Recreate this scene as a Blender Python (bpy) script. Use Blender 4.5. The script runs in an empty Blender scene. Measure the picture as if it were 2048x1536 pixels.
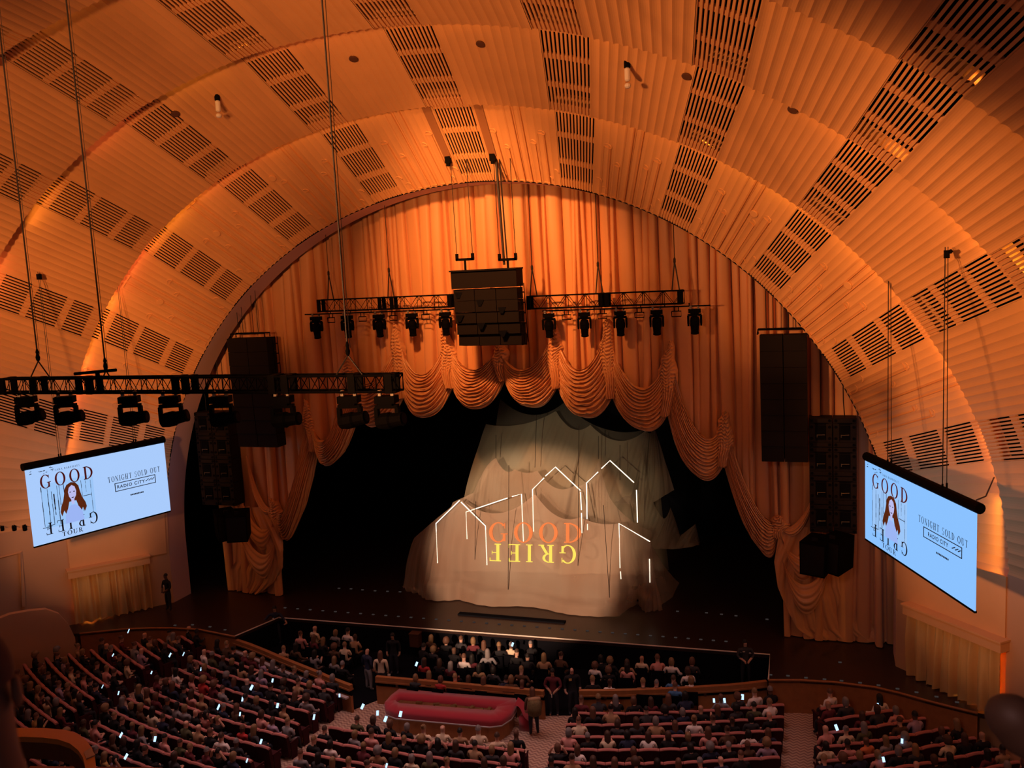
import bpy, bmesh, math, random
import numpy as np
from mathutils import Vector, Matrix
rnd = random.Random(7)
sc = bpy.context.scene
col = sc.collection
PI = math.pi
# ------------------------------------------------------------------ camera
CAM = np.array([13.69611, -34.30244, 15.11494]); YAW, PITCH, ROLL, FPX = 0.3377, 0.12645, -0.05077, 1822.455
def cam_axes():
    cy, sy, cp, sp = math.cos(YAW), math.sin(YAW), math.cos(PITCH), math.sin(PITCH)
    f = np.array([-sy*cp, cy*cp, -sp]); r = np.array([cy, sy, 0.0]); u = np.cross(r, f)
    c, s = math.cos(ROLL), math.sin(ROLL)
    return c*r + s*u, -s*r + c*u, f
CR, CU, CF = cam_axes()
cd = bpy.data.cameras.new('camera'); cam = bpy.data.objects.new('camera', cd); col.objects.link(cam)
M = Matrix.Identity(4)
for i in range(3):
    M[i][0], M[i][1], M[i][2], M[i][3] = CR[i], CU[i], -CF[i], CAM[i]
cam.matrix_world = M
cd.sensor_width = 36; cd.lens = FPX/2048*36; cd.clip_start = 0.1; cd.clip_end = 300
cd.dof.use_dof = True; cd.dof.focus_distance = 36; cd.dof.aperture_fstop = 3.6
sc.camera = cam
def ray(px, py):
    return CF + (px-1024)/FPX*CR - (py-768)/FPX*CU
def at_y(px, py, Y):                       # point of the sight line in the plane y = Y
    d = ray(px, py); return Vector(CAM + (Y-CAM[1])/d[1]*d)
def at_z(px, py, Z):
    d = ray(px, py); return Vector(CAM + (Z-CAM[2])/d[2]*d)
def at_wall(px, py, A, B):                 # vertical plane through the plan points A and B
    n = np.array([-(B[1]-A[1]), B[0]-A[0], 0.0]); d = ray(px, py)
    return Vector(CAM + ((np.array([A[0], A[1], 0])-CAM) @ n)/(d @ n)*d)
def to_px(P):
    d = np.array(P)-CAM; z = d @ CF
    return 1024+FPX*(d @ CR)/z, 768-FPX*(d @ CU)/z
# ------------------------------------------------------------------ world, exposure, lights
sc.view_settings.view_transform = 'Standard'; sc.view_settings.look = 'None'
sc.view_settings.exposure = 0.0; sc.view_settings.gamma = 1.0; sc.view_settings.use_curve_mapping = False
w = bpy.data.worlds.new('world'); sc.world = w; w.use_nodes = True
w.node_tree.nodes['Background'].inputs[0].default_value = (0.016, 0.009, 0.0095, 1)
w.node_tree.nodes['Background'].inputs[1].default_value = 1.0
def aim(o, loc, to):
    o.location = loc
    o.rotation_euler = (Vector(to)-Vector(loc)).to_track_quat('-Z', 'Y').to_euler()
def spot(name, loc, to, power, color, deg, blend=0.6, size=0.4):
    l = bpy.data.lights.new(name, 'SPOT'); l.energy = power; l.color = color; l.spot_size = math.radians(deg)
    l.spot_blend = blend; l.shadow_soft_size = size
    o = bpy.data.objects.new(name, l); col.objects.link(o); aim(o, loc, to); return o
def area(name, loc, to, power, color, sx, sy, spread=PI):
    l = bpy.data.lights.new(name, 'AREA'); l.energy = power; l.color = color; l.shape = 'RECTANGLE'
    l.size = sx; l.size_y = sy; l.spread = spread
    o = bpy.data.objects.new(name, l); col.objects.link(o); aim(o, loc, to); return o
AMBER = (1.0, 0.40, 0.14)
# unseen wash spots added behind the camera to light the arches, crown and piers
for th_, sx, pw_ in ((22, -9, 36000), (48, -9, 44000), (75, -6, 10000), (105, 4, 9500), (132, 5, 30000), (158, 5, 27000)):
    t_ = math.radians(th_)
    spot('arch_wash', (sx, -42, 16.5), (20.2*math.cos(t_), -4, 5.0+17.0*math.sin(t_)), pw_, (1, .40, .14), 24, 0.8, 0.8)
spot('crown_wash', (0, -42, 14.5), (0, -8, 22.8), 33000, (1, .40, .14), 27, 0.8, 0.8)
for sx in (-1, 1): spot('pier_wash', (-sx*5, -42, 15), (sx*(18.9 if sx < 0 else 18.2), -2.4, 3.6), 17000 if sx < 0 else 13000, (1, .47, .24), 8.0, 0.6, 0.5)
# curtain light from the ceiling slots
spot('curtain_light', (1.5, -13, 21.5), (0.6, 2, 15.0), 16500, (1, .37, .11), 48, 0.95, 0.5)
# soft house light over the seats
area('house_light', (0.5, -9.5, 18), (0.5, -9.6, -1), 330, (1, .66, .66), 20, 4, math.radians(62))
area('mezzanine_light', (9, -41, 21), (12, -31, 13), 260, (1, .55, .5), 3, 2, math.radians(100))  # added unseen fill that brightens the near viewers and rail
# projector on the draped set
spot('set_projector', (2, -40, 14), (0.6, 3.5, 2.3), 125000, (1, .62, .40), 13, 0.4, 0.2)
spot('set_fill', (2, -30, 10.5), (1.6, 5.5, 4.3), 13000, (1, .80, .52), 17, 0.6, 0.2)  # added unseen fill spot, lifts the upper gauze layers
# ------------------------------------------------------------------ materials
def mat(name, color, rough=0.7, metal=0.0, spec=0.3, noise=0.0, nscale=6.0, bump=0.0, bscale=40.0, sheen=0.0):
    m = bpy.data.materials.new(name); m.use_nodes = True; nt = m.node_tree; b = nt.nodes['Principled BSDF']
    b.inputs['Base Color'].default_value = (*color, 1); b.inputs['Roughness'].default_value = rough
    b.inputs['Metallic'].default_value = metal; b.inputs['Specular IOR Level'].default_value = spec
    if sheen: b.inputs['Sheen Weight'].default_value = sheen
    if noise or bump:
        tc = nt.nodes.new('ShaderNodeTexCoord')
    if noise:
        n = nt.nodes.new('ShaderNodeTexNoise'); n.inputs['Scale'].default_value = nscale; n.inputs['Detail'].default_value = 4
        r = nt.nodes.new('ShaderNodeMapRange'); r.inputs[3].default_value = 1-noise; r.inputs[4].default_value = 1+noise
        mx = nt.nodes.new('ShaderNodeMix'); mx.data_type = 'RGBA'; mx.blend_type = 'MULTIPLY'; mx.inputs[0].default_value = 1
        nt.links.new(tc.outputs['Object'], n.inputs['Vector']); nt.links.new(n.outputs['Fac'], r.inputs[0])
        mx.inputs[6].default_value = (*color, 1); nt.links.new(r.outputs[0], mx.inputs[7]); nt.links.new(mx.outputs[2], b.inputs['Base Color'])
    if bump:
        n = nt.nodes.new('ShaderNodeTexNoise'); n.inputs['Scale'].default_value = bscale; n.inputs['Detail'].default_value = 3
        bp = nt.nodes.new('ShaderNodeBump'); bp.inputs['Strength'].default_value = bump; bp.inputs['Distance'].default_value = 0.02
        nt.links.new(tc.outputs['Object'], n.inputs['Vector']); nt.links.new(n.outputs['Fac'], bp.inputs['Height']); nt.links.new(bp.outputs[0], b.inputs['Normal'])
    return m
def glow(name, color, strength=1.0):
    m = bpy.data.materials.new(name); m.use_nodes = True; nt = m.node_tree; nt.nodes.clear()
    e = nt.nodes.new('ShaderNodeEmission'); e.inputs[0].default_value = (*color, 1); e.inputs[1].default_value = strength
    o = nt.nodes.new('ShaderNodeOutputMaterial'); nt.links.new(e.outputs[0], o.inputs[0]); return m
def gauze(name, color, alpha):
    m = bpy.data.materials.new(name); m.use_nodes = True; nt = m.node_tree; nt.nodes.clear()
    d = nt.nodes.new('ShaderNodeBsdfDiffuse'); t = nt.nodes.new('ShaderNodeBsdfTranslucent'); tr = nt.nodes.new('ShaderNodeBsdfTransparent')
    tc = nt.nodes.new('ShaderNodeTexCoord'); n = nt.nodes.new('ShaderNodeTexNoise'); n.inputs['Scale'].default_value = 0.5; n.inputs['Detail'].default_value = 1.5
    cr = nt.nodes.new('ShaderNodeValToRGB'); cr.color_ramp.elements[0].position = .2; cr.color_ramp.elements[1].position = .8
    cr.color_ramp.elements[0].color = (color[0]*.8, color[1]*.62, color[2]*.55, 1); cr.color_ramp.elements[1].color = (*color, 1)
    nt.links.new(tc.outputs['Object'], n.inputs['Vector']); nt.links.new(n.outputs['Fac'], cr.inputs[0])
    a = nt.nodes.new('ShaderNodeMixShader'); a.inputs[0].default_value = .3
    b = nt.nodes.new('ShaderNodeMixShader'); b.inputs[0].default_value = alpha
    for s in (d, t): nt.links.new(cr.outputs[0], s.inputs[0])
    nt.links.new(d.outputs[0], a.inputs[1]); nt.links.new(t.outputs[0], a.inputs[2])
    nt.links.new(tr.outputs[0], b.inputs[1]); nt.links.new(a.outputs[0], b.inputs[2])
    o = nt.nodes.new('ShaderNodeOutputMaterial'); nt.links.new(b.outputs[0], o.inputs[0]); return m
MT = dict(
    plaster=mat('gold_plaster', (.66, .33, .125), .75, noise=.10, nscale=.9, bump=.05, bscale=60),
    wallpl=mat('wall_plaster', (.50, .27, .13), .8, noise=.06, nscale=.8),
    recess=mat('grille_recess', (.004, .002, .002), .9, spec=0),
    drape=mat('contour_curtain_cloth', (.72, .33, .13), .5, noise=.06, nscale=1.2, sheen=.2),
    satin=mat('swag_satin', (.74, .36, .15), .36, spec=.5, noise=.08, nscale=3),
    goldcl=mat('gold_lame_cloth', (.78, .47, .16), .38, metal=.35, spec=.5, noise=.05),
    black=mat('black_metal', (.0025, .002, .002), .7, spec=.04),
    dark=mat('dark_cloth', (.006, .006, .008), .95, spec=0),
    speaker=mat('speaker_grille', (.010, .007, .0065), .8, spec=.1, bump=.2, bscale=80),
    horn=mat('speaker_face', (.014, .009, .008), .65, spec=.15),
    steel=mat('worn_steel', (.30, .26, .22), .4, metal=.7),
    stage=mat('stage_floor', (.030, .016, .013), .32, spec=.35, noise=.25, nscale=.7),
    wood=mat('rail_wood', (.30, .115, .04), .45, noise=.25, nscale=5),
    woodd=mat('rail_wood_dark', (.09, .035, .018), .5, noise=.2, nscale=5),
    ledge=mat('pale_ledge', (.42, .36, .36), .6),
    velvet=mat('crimson_velvet', (.30, .014, .028), .85, sheen=.4),
    brass=mat('brass_tray', (.35, .22, .09), .3, metal=.8, noise=.5, nscale=7),
    seat=mat('seat_velvet', (.045, .012, .014), .9, spec=.05),
    rim=mat('seat_rim', (.40, .14, .12), .7),
    pale=mat('white_paint', (.62, .55, .48), .6),
    cable=mat('steel_cable', (.02, .014, .012), .6),
    jeans=mat('dark_trousers', (.02, .02, .028), .9),
    scr_l=glow('screen_light_left', (.40, .60, .97), 1.0), scr_r=glow('screen_light_right', (.26, .54, 1.0), 1.0),
    ink=mat('screen_ink', (.02, .03, .09), .9, spec=0), inkr=mat('screen_ink_red', (.16, .03, .06), .9, spec=0),
    hairp=mat('poster_hair', (.20, .10, .07), .9, spec=0), facep=glow('poster_face', (.50, .50, .85), 1.0),
    shirtp=glow('poster_shirt', (.33, .46, .90), 1.0), boardp=glow('poster_boards', (.33, .56, .93), 1.0),
    neon=glow('neon_tube', (1.0, .84, .64), 2.2), phone=glow('phone_screen', (.45, .70, 1.0), 1.6), led=glow('floor_led', (.10, .08, .075), .35),
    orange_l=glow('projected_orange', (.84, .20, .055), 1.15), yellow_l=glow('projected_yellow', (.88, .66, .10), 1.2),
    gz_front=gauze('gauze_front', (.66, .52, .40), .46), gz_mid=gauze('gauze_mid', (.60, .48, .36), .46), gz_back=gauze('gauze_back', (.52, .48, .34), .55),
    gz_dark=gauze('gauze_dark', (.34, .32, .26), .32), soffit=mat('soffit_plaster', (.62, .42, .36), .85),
    lineb=mat('dark_line', (.05, .03, .02), .9), gold_rail=mat('gilded_rail', (.48, .20, .04), .35, metal=.25, spec=.5),
    slot=mat('slot_brown', (.30, .13, .05), .85),
    coat=mat('dark_coat', (.03, .012, .012), .9),
)
def carpet():
    m = bpy.data.materials.new('herringbone_carpet'); m.use_nodes = True; nt = m.node_tree; b = nt.nodes['Principled BSDF']
    N = nt.nodes.new; L = nt.links.new
    tc = N('ShaderNodeTexCoord'); sp = N('ShaderNodeSeparateXYZ'); L(tc.outputs['Object'], sp.inputs[0])
    def mth(op, a, bb=None, v=None):
        n = N('ShaderNodeMath'); n.operation = op
        L(a, n.inputs[0])
        if bb is not None: L(bb, n.inputs[1])
        elif v is not None: n.inputs[1].default_value = v
        return n.outputs[0]
    zig = mth('PINGPONG', sp.outputs[0], v=0.12)
    y = mth('SUBTRACT', sp.outputs[1], zig)
    fr = mth('FRACT', mth('MULTIPLY', y, v=5.6))
    st = mth('GREATER_THAN', fr, v=0.5)
    n = N('ShaderNodeTexNoise'); n.inputs['Scale'].default_value = 1.3; L(tc.outputs['Object'], n.inputs['Vector'])
    cr = N('ShaderNodeMix'); cr.data_type = 'RGBA'; cr.inputs[6].default_value = (.26, .155, .125, 1); cr.inputs[7].default_value = (.44, .30, .22, 1); L(st, cr.inputs[0])
    L(cr.outputs[2], b.inputs['Base Color']); b.inputs['Roughness'].default_value = .95; b.inputs['Specular IOR Level'].default_value = .05
    return m
MT['carpet'] = carpet()
# ------------------------------------------------------------------ mesh helpers
class MB:
    def __init__(s): s.v = []; s.f = []; s.m = []
    def add(s, vs, fs, mi=0):
        o = len(s.v); s.v += [tuple(x) for x in vs]; s.f += [tuple(i+o for i in f) for f in fs]; s.m += [mi]*len(fs); return s
    def box(s, c, d, mi=0, rz=0.0, rot=None):
        R = rot if rot is not None else Matrix.Rotation(rz, 3, 'Z')
        vs = [Vector(c)+R @ Vector((x*d[0]/2, y*d[1]/2, z*d[2]/2)) for x in (-1, 1) for y in (-1, 1) for z in (-1, 1)]
        return s.add(vs, [(0, 1, 3, 2), (4, 6, 7, 5), (0, 4, 5, 1), (2, 3, 7, 6), (0, 2, 6, 4), (1, 5, 7, 3)], mi)
    def tube(s, pts, r, n=6, mi=0, caps=True):
        pts = [Vector(p) for p in pts]; rr = r if isinstance(r, (list, tuple)) else [r]*len(pts)
        vs = []
        for i, p in enumerate(pts):
            t = (pts[min(i+1, len(pts)-1)]-pts[max(i-1, 0)])
            t = t.normalized() if t.length > 1e-9 else Vector((0, 0, 1))
            a = t.cross(Vector((0, 0, 1)) if abs(t.z) < .95 else Vector((1, 0, 0))).normalized(); b = t.cross(a)
            vs += [p+rr[i]*(math.cos(2*PI*k/n)*a+math.sin(2*PI*k/n)*b) for k in range(n)]
        fs = [(i*n+k, i*n+(k+1) % n, (i+1)*n+(k+1) % n, (i+1)*n+k) for i in range(len(pts)-1) for k in range(n)]
        if caps: fs += [tuple(range(n-1, -1, -1)), tuple(range((len(pts)-1)*n, len(pts)*n))]
        return s.add(vs, fs, mi)
    def grid(s, P, mi=0, close=False):       # P[i][j]
        ni, nj = len(P), len(P[0]); vs = [q for r in P for q in r]
        fs = [(i*nj+j, i*nj+(j+1) % nj, (i+1)*nj+(j+1) % nj, (i+1)*nj+j) for i in range(ni-1) for j in range(nj if close else nj-1)]
        return s.add(vs, fs, mi)
    def lathe(s, prof, c, n=12, mi=0, rot=None):   # prof (r, z)
        R = rot if rot is not None else Matrix.Identity(3); vs = []
        for r, z in prof:
            vs += [Vector(c)+R @ Vector((r*math.cos(2*PI*k/n), r*math.sin(2*PI*k/n), z)) for k in range(n)]
        fs = [(i*n+k, i*n+(k+1) % n, (i+1)*n+(k+1) % n, (i+1)*n+k) for i in range(len(prof)-1) for k in range(n)]
        fs += [tuple(range(n-1, -1, -1)), tuple(range((len(prof)-1)*n, len(prof)*n))]
        return s.add(vs, fs, mi)
    def prism(s, poly, z0, z1, mi=0, mtop=None):
        n = len(poly); vs = [(x, y, z0) for x, y in poly]+[(x, y, z1) for x, y in poly]
        s.add(vs, [(i, (i+1) % n, n+(i+1) % n, n+i) for i in range(n)]+[tuple(range(n-1, -1, -1))], mi)
        s.f.append(tuple(range(len(s.v)-n, len(s.v)))); s.m.append(mi if mtop is None else mtop); return s
    def mesh(s, name, mats, smooth=False):
        me = bpy.data.meshes.new(name); me.from_pydata([tuple(map(float, v)) for v in s.v], [], s.f)
        for m in (mats if isinstance(mats, (list, tuple)) else [mats]): me.materials.append(m)
        me.polygons.foreach_set('material_index', s.m)
        if smooth: me.polygons.foreach_set('use_smooth', [True]*len(s.f))
        me.update(); return me
    def build(s, name, mats, parent=None, smooth=False, origin=None):
        if origin is not None:
            o_ = Vector(origin); s.v = [tuple(Vector(v)-o_) for v in s.v]
        o = bpy.data.objects.new(name, s.mesh(name, mats, smooth)); col.objects.link(o)
        if origin is not None: o.location = origin
        if parent is not None:
            o.parent = parent
            if origin is None and parent.location.length > 0:   # world-space points under a moved parent
                pass
        return o
def tag(o, label=None, cat=None, group=None, kind=None):
    if label: o['label'] = label
    if cat: o['category'] = cat
    if group: o['group'] = group
    if kind: o['kind'] = kind
    return o
def thing(name, label, cat, loc=(0, 0, 0), rz=0, group=None, kind=None):
    o = bpy.data.objects.new(name, None); col.objects.link(o); o.location = loc; o.rotation_euler = (0, 0, rz); o.empty_display_size = .2
    return tag(o, label, cat, group, kind)
def part(mb, name, mats, parent, smooth=False):     # mb in world points; parent may stand anywhere
    R = parent.rotation_euler.to_matrix(); Ri = R.transposed(); l = parent.location
    p = parent.parent
    if p is not None:
        W = Matrix.LocRotScale(p.location, p.rotation_euler, None) @ Matrix.LocRotScale(parent.location, parent.rotation_euler, None)
    else:
        W = Matrix.LocRotScale(parent.location, parent.rotation_euler, None)
    Wi = W.inverted(); mb.v = [tuple(Wi @ Vector(v)) for v in mb.v]
    return mb.build(name, mats, parent, smooth)
def lpart(mb, name, mats, parent, smooth=False):    # mb already in the parent's own frame
    return mb.build(name, mats, parent, smooth)
def clone(o, parent=None, name=None):
    c = o.copy(); col.objects.link(c); c.parent = parent
    for ch in o.children: clone(ch, c)
    return c
ORD = ['first', 'second', 'third', 'fourth', 'fifth', 'sixth', 'seventh', 'eighth', 'ninth', 'tenth', 'eleventh', 'twelfth', 'thirteenth',
       'fourteenth', 'fifteenth', 'sixteenth', 'seventeenth', 'eighteenth', 'nineteenth', 'twentieth', 'twenty-first', 'twenty-second', 'twenty-third', 'twenty-fourth', 'twenty-fifth', 'twenty-sixth', 'twenty-seventh', 'twenty-eighth', 'twenty-ninth', 'thirtieth']
# ------------------------------------------------------------------ the telescoping arches
CUR = [(0.0, 16.0, 15.429, 3.114), (-3.265, 18.953, 16.806, 4.16), (-7.761, 22.147, 20.209, 2.46), (-12.886, 24.225, 20.475, 3.083), (-19.0, 26.2, 20.9, 3.1)]
FOU = [[0.00164, -0.01979, -0.00051, 0.01406, -0.0001, -0.00264, 0.02786, -0.00037, -0.00636], [0.00217, -0.01609, -0.00196, 0.0178, -0.00196, -0.00123, 0.02025, 0.00065, -0.00372],
       [-0.00377, 0.00052, -0.00596, -0.0014, -0.00652, 3e-05, 0.00215, -0.00427, 0.00638], [-0.00256, 0.00168, -0.00258, -0.00146, -0.00132], [-0.00256, 0.00168, -0.00258, -0.00146, -0.00132]]
T = [[17.2, 30.6, 44.9, 59.0, 73.1, 87.4, 101.7, 117.1, 132.2, 147.4, 162.5], [16.8, 31.2, 45.5, 59.4, 73.4, 87.5, 101.6, 117.0, 131.0, 146.0, 162.2],
     [22.5, 35.5, 48.4, 60.7, 73.3, 86.7, 100.2, 113.9, 127.0, 140.2, 153.3], [24.6, 37.0, 49.4, 61.5, 73.8, 86.2, 98.7, 111.3, 123.8, 136.2, 148.6], [26.5, 38.5, 50.3, 62, 74, 86, 98, 110, 122, 134, 146]]
def lipf(k, th):
    w_ = FOU[k]; K = (len(w_)-1)//2
    return 1+w_[0]+sum(w_[j]*math.cos(j*th)+w_[K+j]*math.sin(j*th) for j in range(1, K+1))
def lip(k, th, out=0.0):
    y, a, b, s = CUR[k]; f = lipf(k, th)
    return Vector(((a*f+out)*math.cos(th), y, s+(b*f+out)*math.sin(th)))
def thu(k, j):                              # angle on lip k at grille coordinate j
    t = T[k]
    if j <= 0: d = t[0]+(t[1]-t[0])*j
    elif j >= 10: d = t[10]+(t[10]-t[9])*(j-10)
    else: i = int(j); d = t[i]+(t[i+1]-t[i])*(j-i)
    return math.radians(d)
STEP = 0.6                                 # the outer end of each arch runs behind the next lip (the light cove)
def surf(k, tha, thb, t, d=0.0):
    A = lip(k, tha, d); B = lip(k+1, thb, d+STEP); return A+(B-A)*t
ZE = 4.8
def th_end(k, left):
    y, a, b, s = CUR[k]; x = math.asin(max(0.0, min(1, (ZE-s)/b))); return PI-x if left else x
GH = 2.75/17
names = ['innermost', 'second', 'third', 'outermost']
SL = None
for k in range(4):
    ring = thing('ceiling', f'{names[k]} gold arch of the stepped auditorium ceiling with fluted panels', 'ceiling', kind='structure')
    for pj in range(12):
        mb = MB()
        if pj == 0: ra = [th_end(k, False), th_end(k+1, False)]; rb = [thu(k, -GH), thu(k+1, -GH)]; n = 10
        elif pj == 11: ra = [thu(k, 10+GH), thu(k+1, 10+GH)]; rb = [th_end(k, True), th_end(k+1, True)]; n = 10
        else: ra = rb = None; n = 11
        rows = []
        for i in range(n*5+1):
            wv = i/(n*5); fr = (i % 5)/5; dep = 0.042*(1-(2*fr-1)**2)
            if ra: a, b = ra[0]+(rb[0]-ra[0])*wv, ra[1]+(rb[1]-ra[1])*wv
            else:
                j = pj-1+GH+(1-2*GH)*wv; a, b = thu(k, j), thu(k+1, j)
            r = [surf(k, a, b, q/8, dep) for q in range(9)]
            if k: r = [lip(k, a, 1.5+dep)+Vector((0, .02, 0))]+r
            rows.append(r)
        mb.grid(rows)
        part(mb, 'panel', MT['plaster'], ring)
    for j in range(11):
        g = MB(); ja, jb = j-GH, j+GH
        def gp(wv, t, d): q = ja+(jb-ja)*wv; return surf(k, thu(k, q), thu(k+1, q), t, d)
        g.grid([[gp(i/12, t, .62) for t in (0, .5, 1.0)] for i in range(13)], 1)
        for e in (0, 1): g.grid([[gp(e, t, d) for t in (0, .5, 1.0)] for d in (0.0, .62)], 1)
        for t0, t1 in ((0.0, .075), (.255, .30), (.545, .585), (.80, .845), (.985, 1.0)):
            rows = []
            for i in range(31):
                fr = (i % 5)/5; dep = .025+0.05*(1-(2*fr-1)**2)
                r = [gp(i/30, t0, dep+.07), gp(i/30, t0, dep), gp(i/30, t1, dep), gp(i/30, t1, dep+.07)]
                if t0 == 0 and k: r[0] = lip(k, thu(k, ja+(jb-ja)*i/30), 1.5)
                rows.append(r)
            g.grid(rows, 0)
        go = part(g, 'grille', [MT['plaster'], MT['recess']], ring)
        for i in range(13):
            s_ = MB(); c0 = max(0, i/12-.26/12); c1 = min(1, i/12+.26/12)
            vs = [gp(c, t, d) for t in (.005, 1.0) for d in (0.02, .075) for c in (c0, c1)]
            s_.add(vs, [(0, 1, 3, 2), (4, 6, 7, 5), (0, 4, 5, 1), (2, 3, 7, 6), (0, 2, 6, 4), (1, 5, 7, 3)])
            part(s_, 'slat', MT['plaster'], go)
    if k == 0:                               # small hooded light ports, pairs of them on every panel
        hood = MB()
        hood.tube([(.14*math.cos(a), .14*math.sin(a), .0) for a in [PI*q/8 for q in range(9)]], .035, 5)
        hme = hood.mesh('light_port', MT['plaster'])
        for pj in range(1, 11):
            for wv, t in ((.46, .86), (.57, .86), (.20, .56), (.83, .55), (.33, .45), (.70, .38), (.07, .15), (.16, .06), (.93, .16), (.84, .07)):
                j = pj-1+GH+(1-2*GH)*wv; a, b = thu(0, j), thu(1, j)
                P = surf(0, a, b, t, 0.045); ax = (surf(0, a, b, t+.05, 0)-surf(0, a, b, t, 0)).normalized()
                tg = (surf(0, a-.01, b-.01, t, 0)-P).normalized(); nn = tg.cross(ax).normalized()
                tg = ax.cross(nn)
                o = bpy.data.objects.new('light_port', hme); col.objects.link(o); o.parent = ring
                R = Matrix((tg, ax, nn)).transposed().to_4x4(); R.translation = P; o.matrix_local = R
                if t > .3:
                    e = MB(); L = (surf(0, a, b, t, 0)-surf(0, a, b, .02, 0)).length
                    e.add([P+tg*(.135*sx)+ax*(0 if q else -L)-nn*h for q in (0, 1) for sx in (-1, 1) for h in (-.05, .018)],
                          [(1, 3, 7, 5), (0, 1, 5, 4), (2, 6, 7, 3), (0, 2, 3, 1), (4, 5, 7, 6)])
                    part(e, 'flap_strip', MT['plaster'], ring)
    if k == 0:                               # two brown hoist slots beside the crown grille
        for j, nm_ in ((5+GH+.055, 'l'), (5-GH-.055, 'r')):
            m = MB(); m.grid([[surf(0, thu(0, j+x), thu(1, j+x), .30+.085*q, -.012) for q in range(9)] for x in (-.035, .035)]); part(m, 'hoist_slot', MT['slot'], ring)
            m = MB(); P = surf(0, thu(0, j), thu(1, j), .30, -.05); m.box(P, (.22, .16, .30)); m.box(P+Vector((0, -.02, -.2)), (.12, .12, .12)); part(m, 'hoist_plate', MT['black'], ring)
    # lamps hidden in the cove behind the next lip
    NC = 16
    for i in range(NC):
        th = math.radians(6+168*(i+.5)/NC)
        P = lip(k+1, th, .17)+Vector((0, .06, 0)); Q = surf(k, th, th, .30, .0)
        tint = {3: (1, .40, .06), 4: (1, .42, .06), 11: (1, .42, .05), 10: (1, .27, .08), 12: (1, .24, .09), 13: (1, .40, .06), 14: (1, .24, .09)}.get((i+k*2) % 16, (1, .35, .07))
        o = area('cove_lamp', P, Q, (15, 20, 17, 6)[k]*(.45 if 60 < math.degrees(th) < 118 else 1), tint, 4.0, .10, PI)
        zz = (P-Q).normalized(); tx = Vector((-math.sin(th), 0, math.cos(th))); tx = (tx-zz*tx.dot(zz)).normalized()
        Mx = Matrix((tx, zz.cross(tx), zz)).transposed().to_4x4(); Mx.translation = P; o.matrix_world = Mx
for sgn in (-1, 1):                          # the cove goes on down the side walls
    for z, pw_ in ((1.2, 30), (3.6, 20), (6.0, 10)):
        area('cove_lamp', (sgn*18.72, -2.95, z), (sgn*17.3, .2, z), pw_, (1, .44, .08), .10, 2.2, math.radians(150))
# proscenium soffit behind the innermost lip
mb = MB()
ths = [PI*i/96 for i in range(97)]
prof = [Vector((lip(0, 0).x, 0, -.02))]+[lip(0, t) for t in ths]+[Vector((lip(0, PI).x, 0, -.02))]
mb.grid([[p, p+Vector((0, 1.25, 0))] for p in prof])
tag(mb.build('trim_1', MT['soffit'], smooth=True), 'plain mauve soffit band behind the arch over the stage', 'soffit', kind='structure')
mb = MB(); mb.grid([[p+Vector((0, 1.26, 0)), Vector((p.x*1.6, 1.26, p.z*1.4+(3 if p.z > 4 else 0)))] for p in prof]); tag(mb.build('wall_front', MT['dark']), 'black masking around the back of the proscenium', 'wall', kind='structure')
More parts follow.
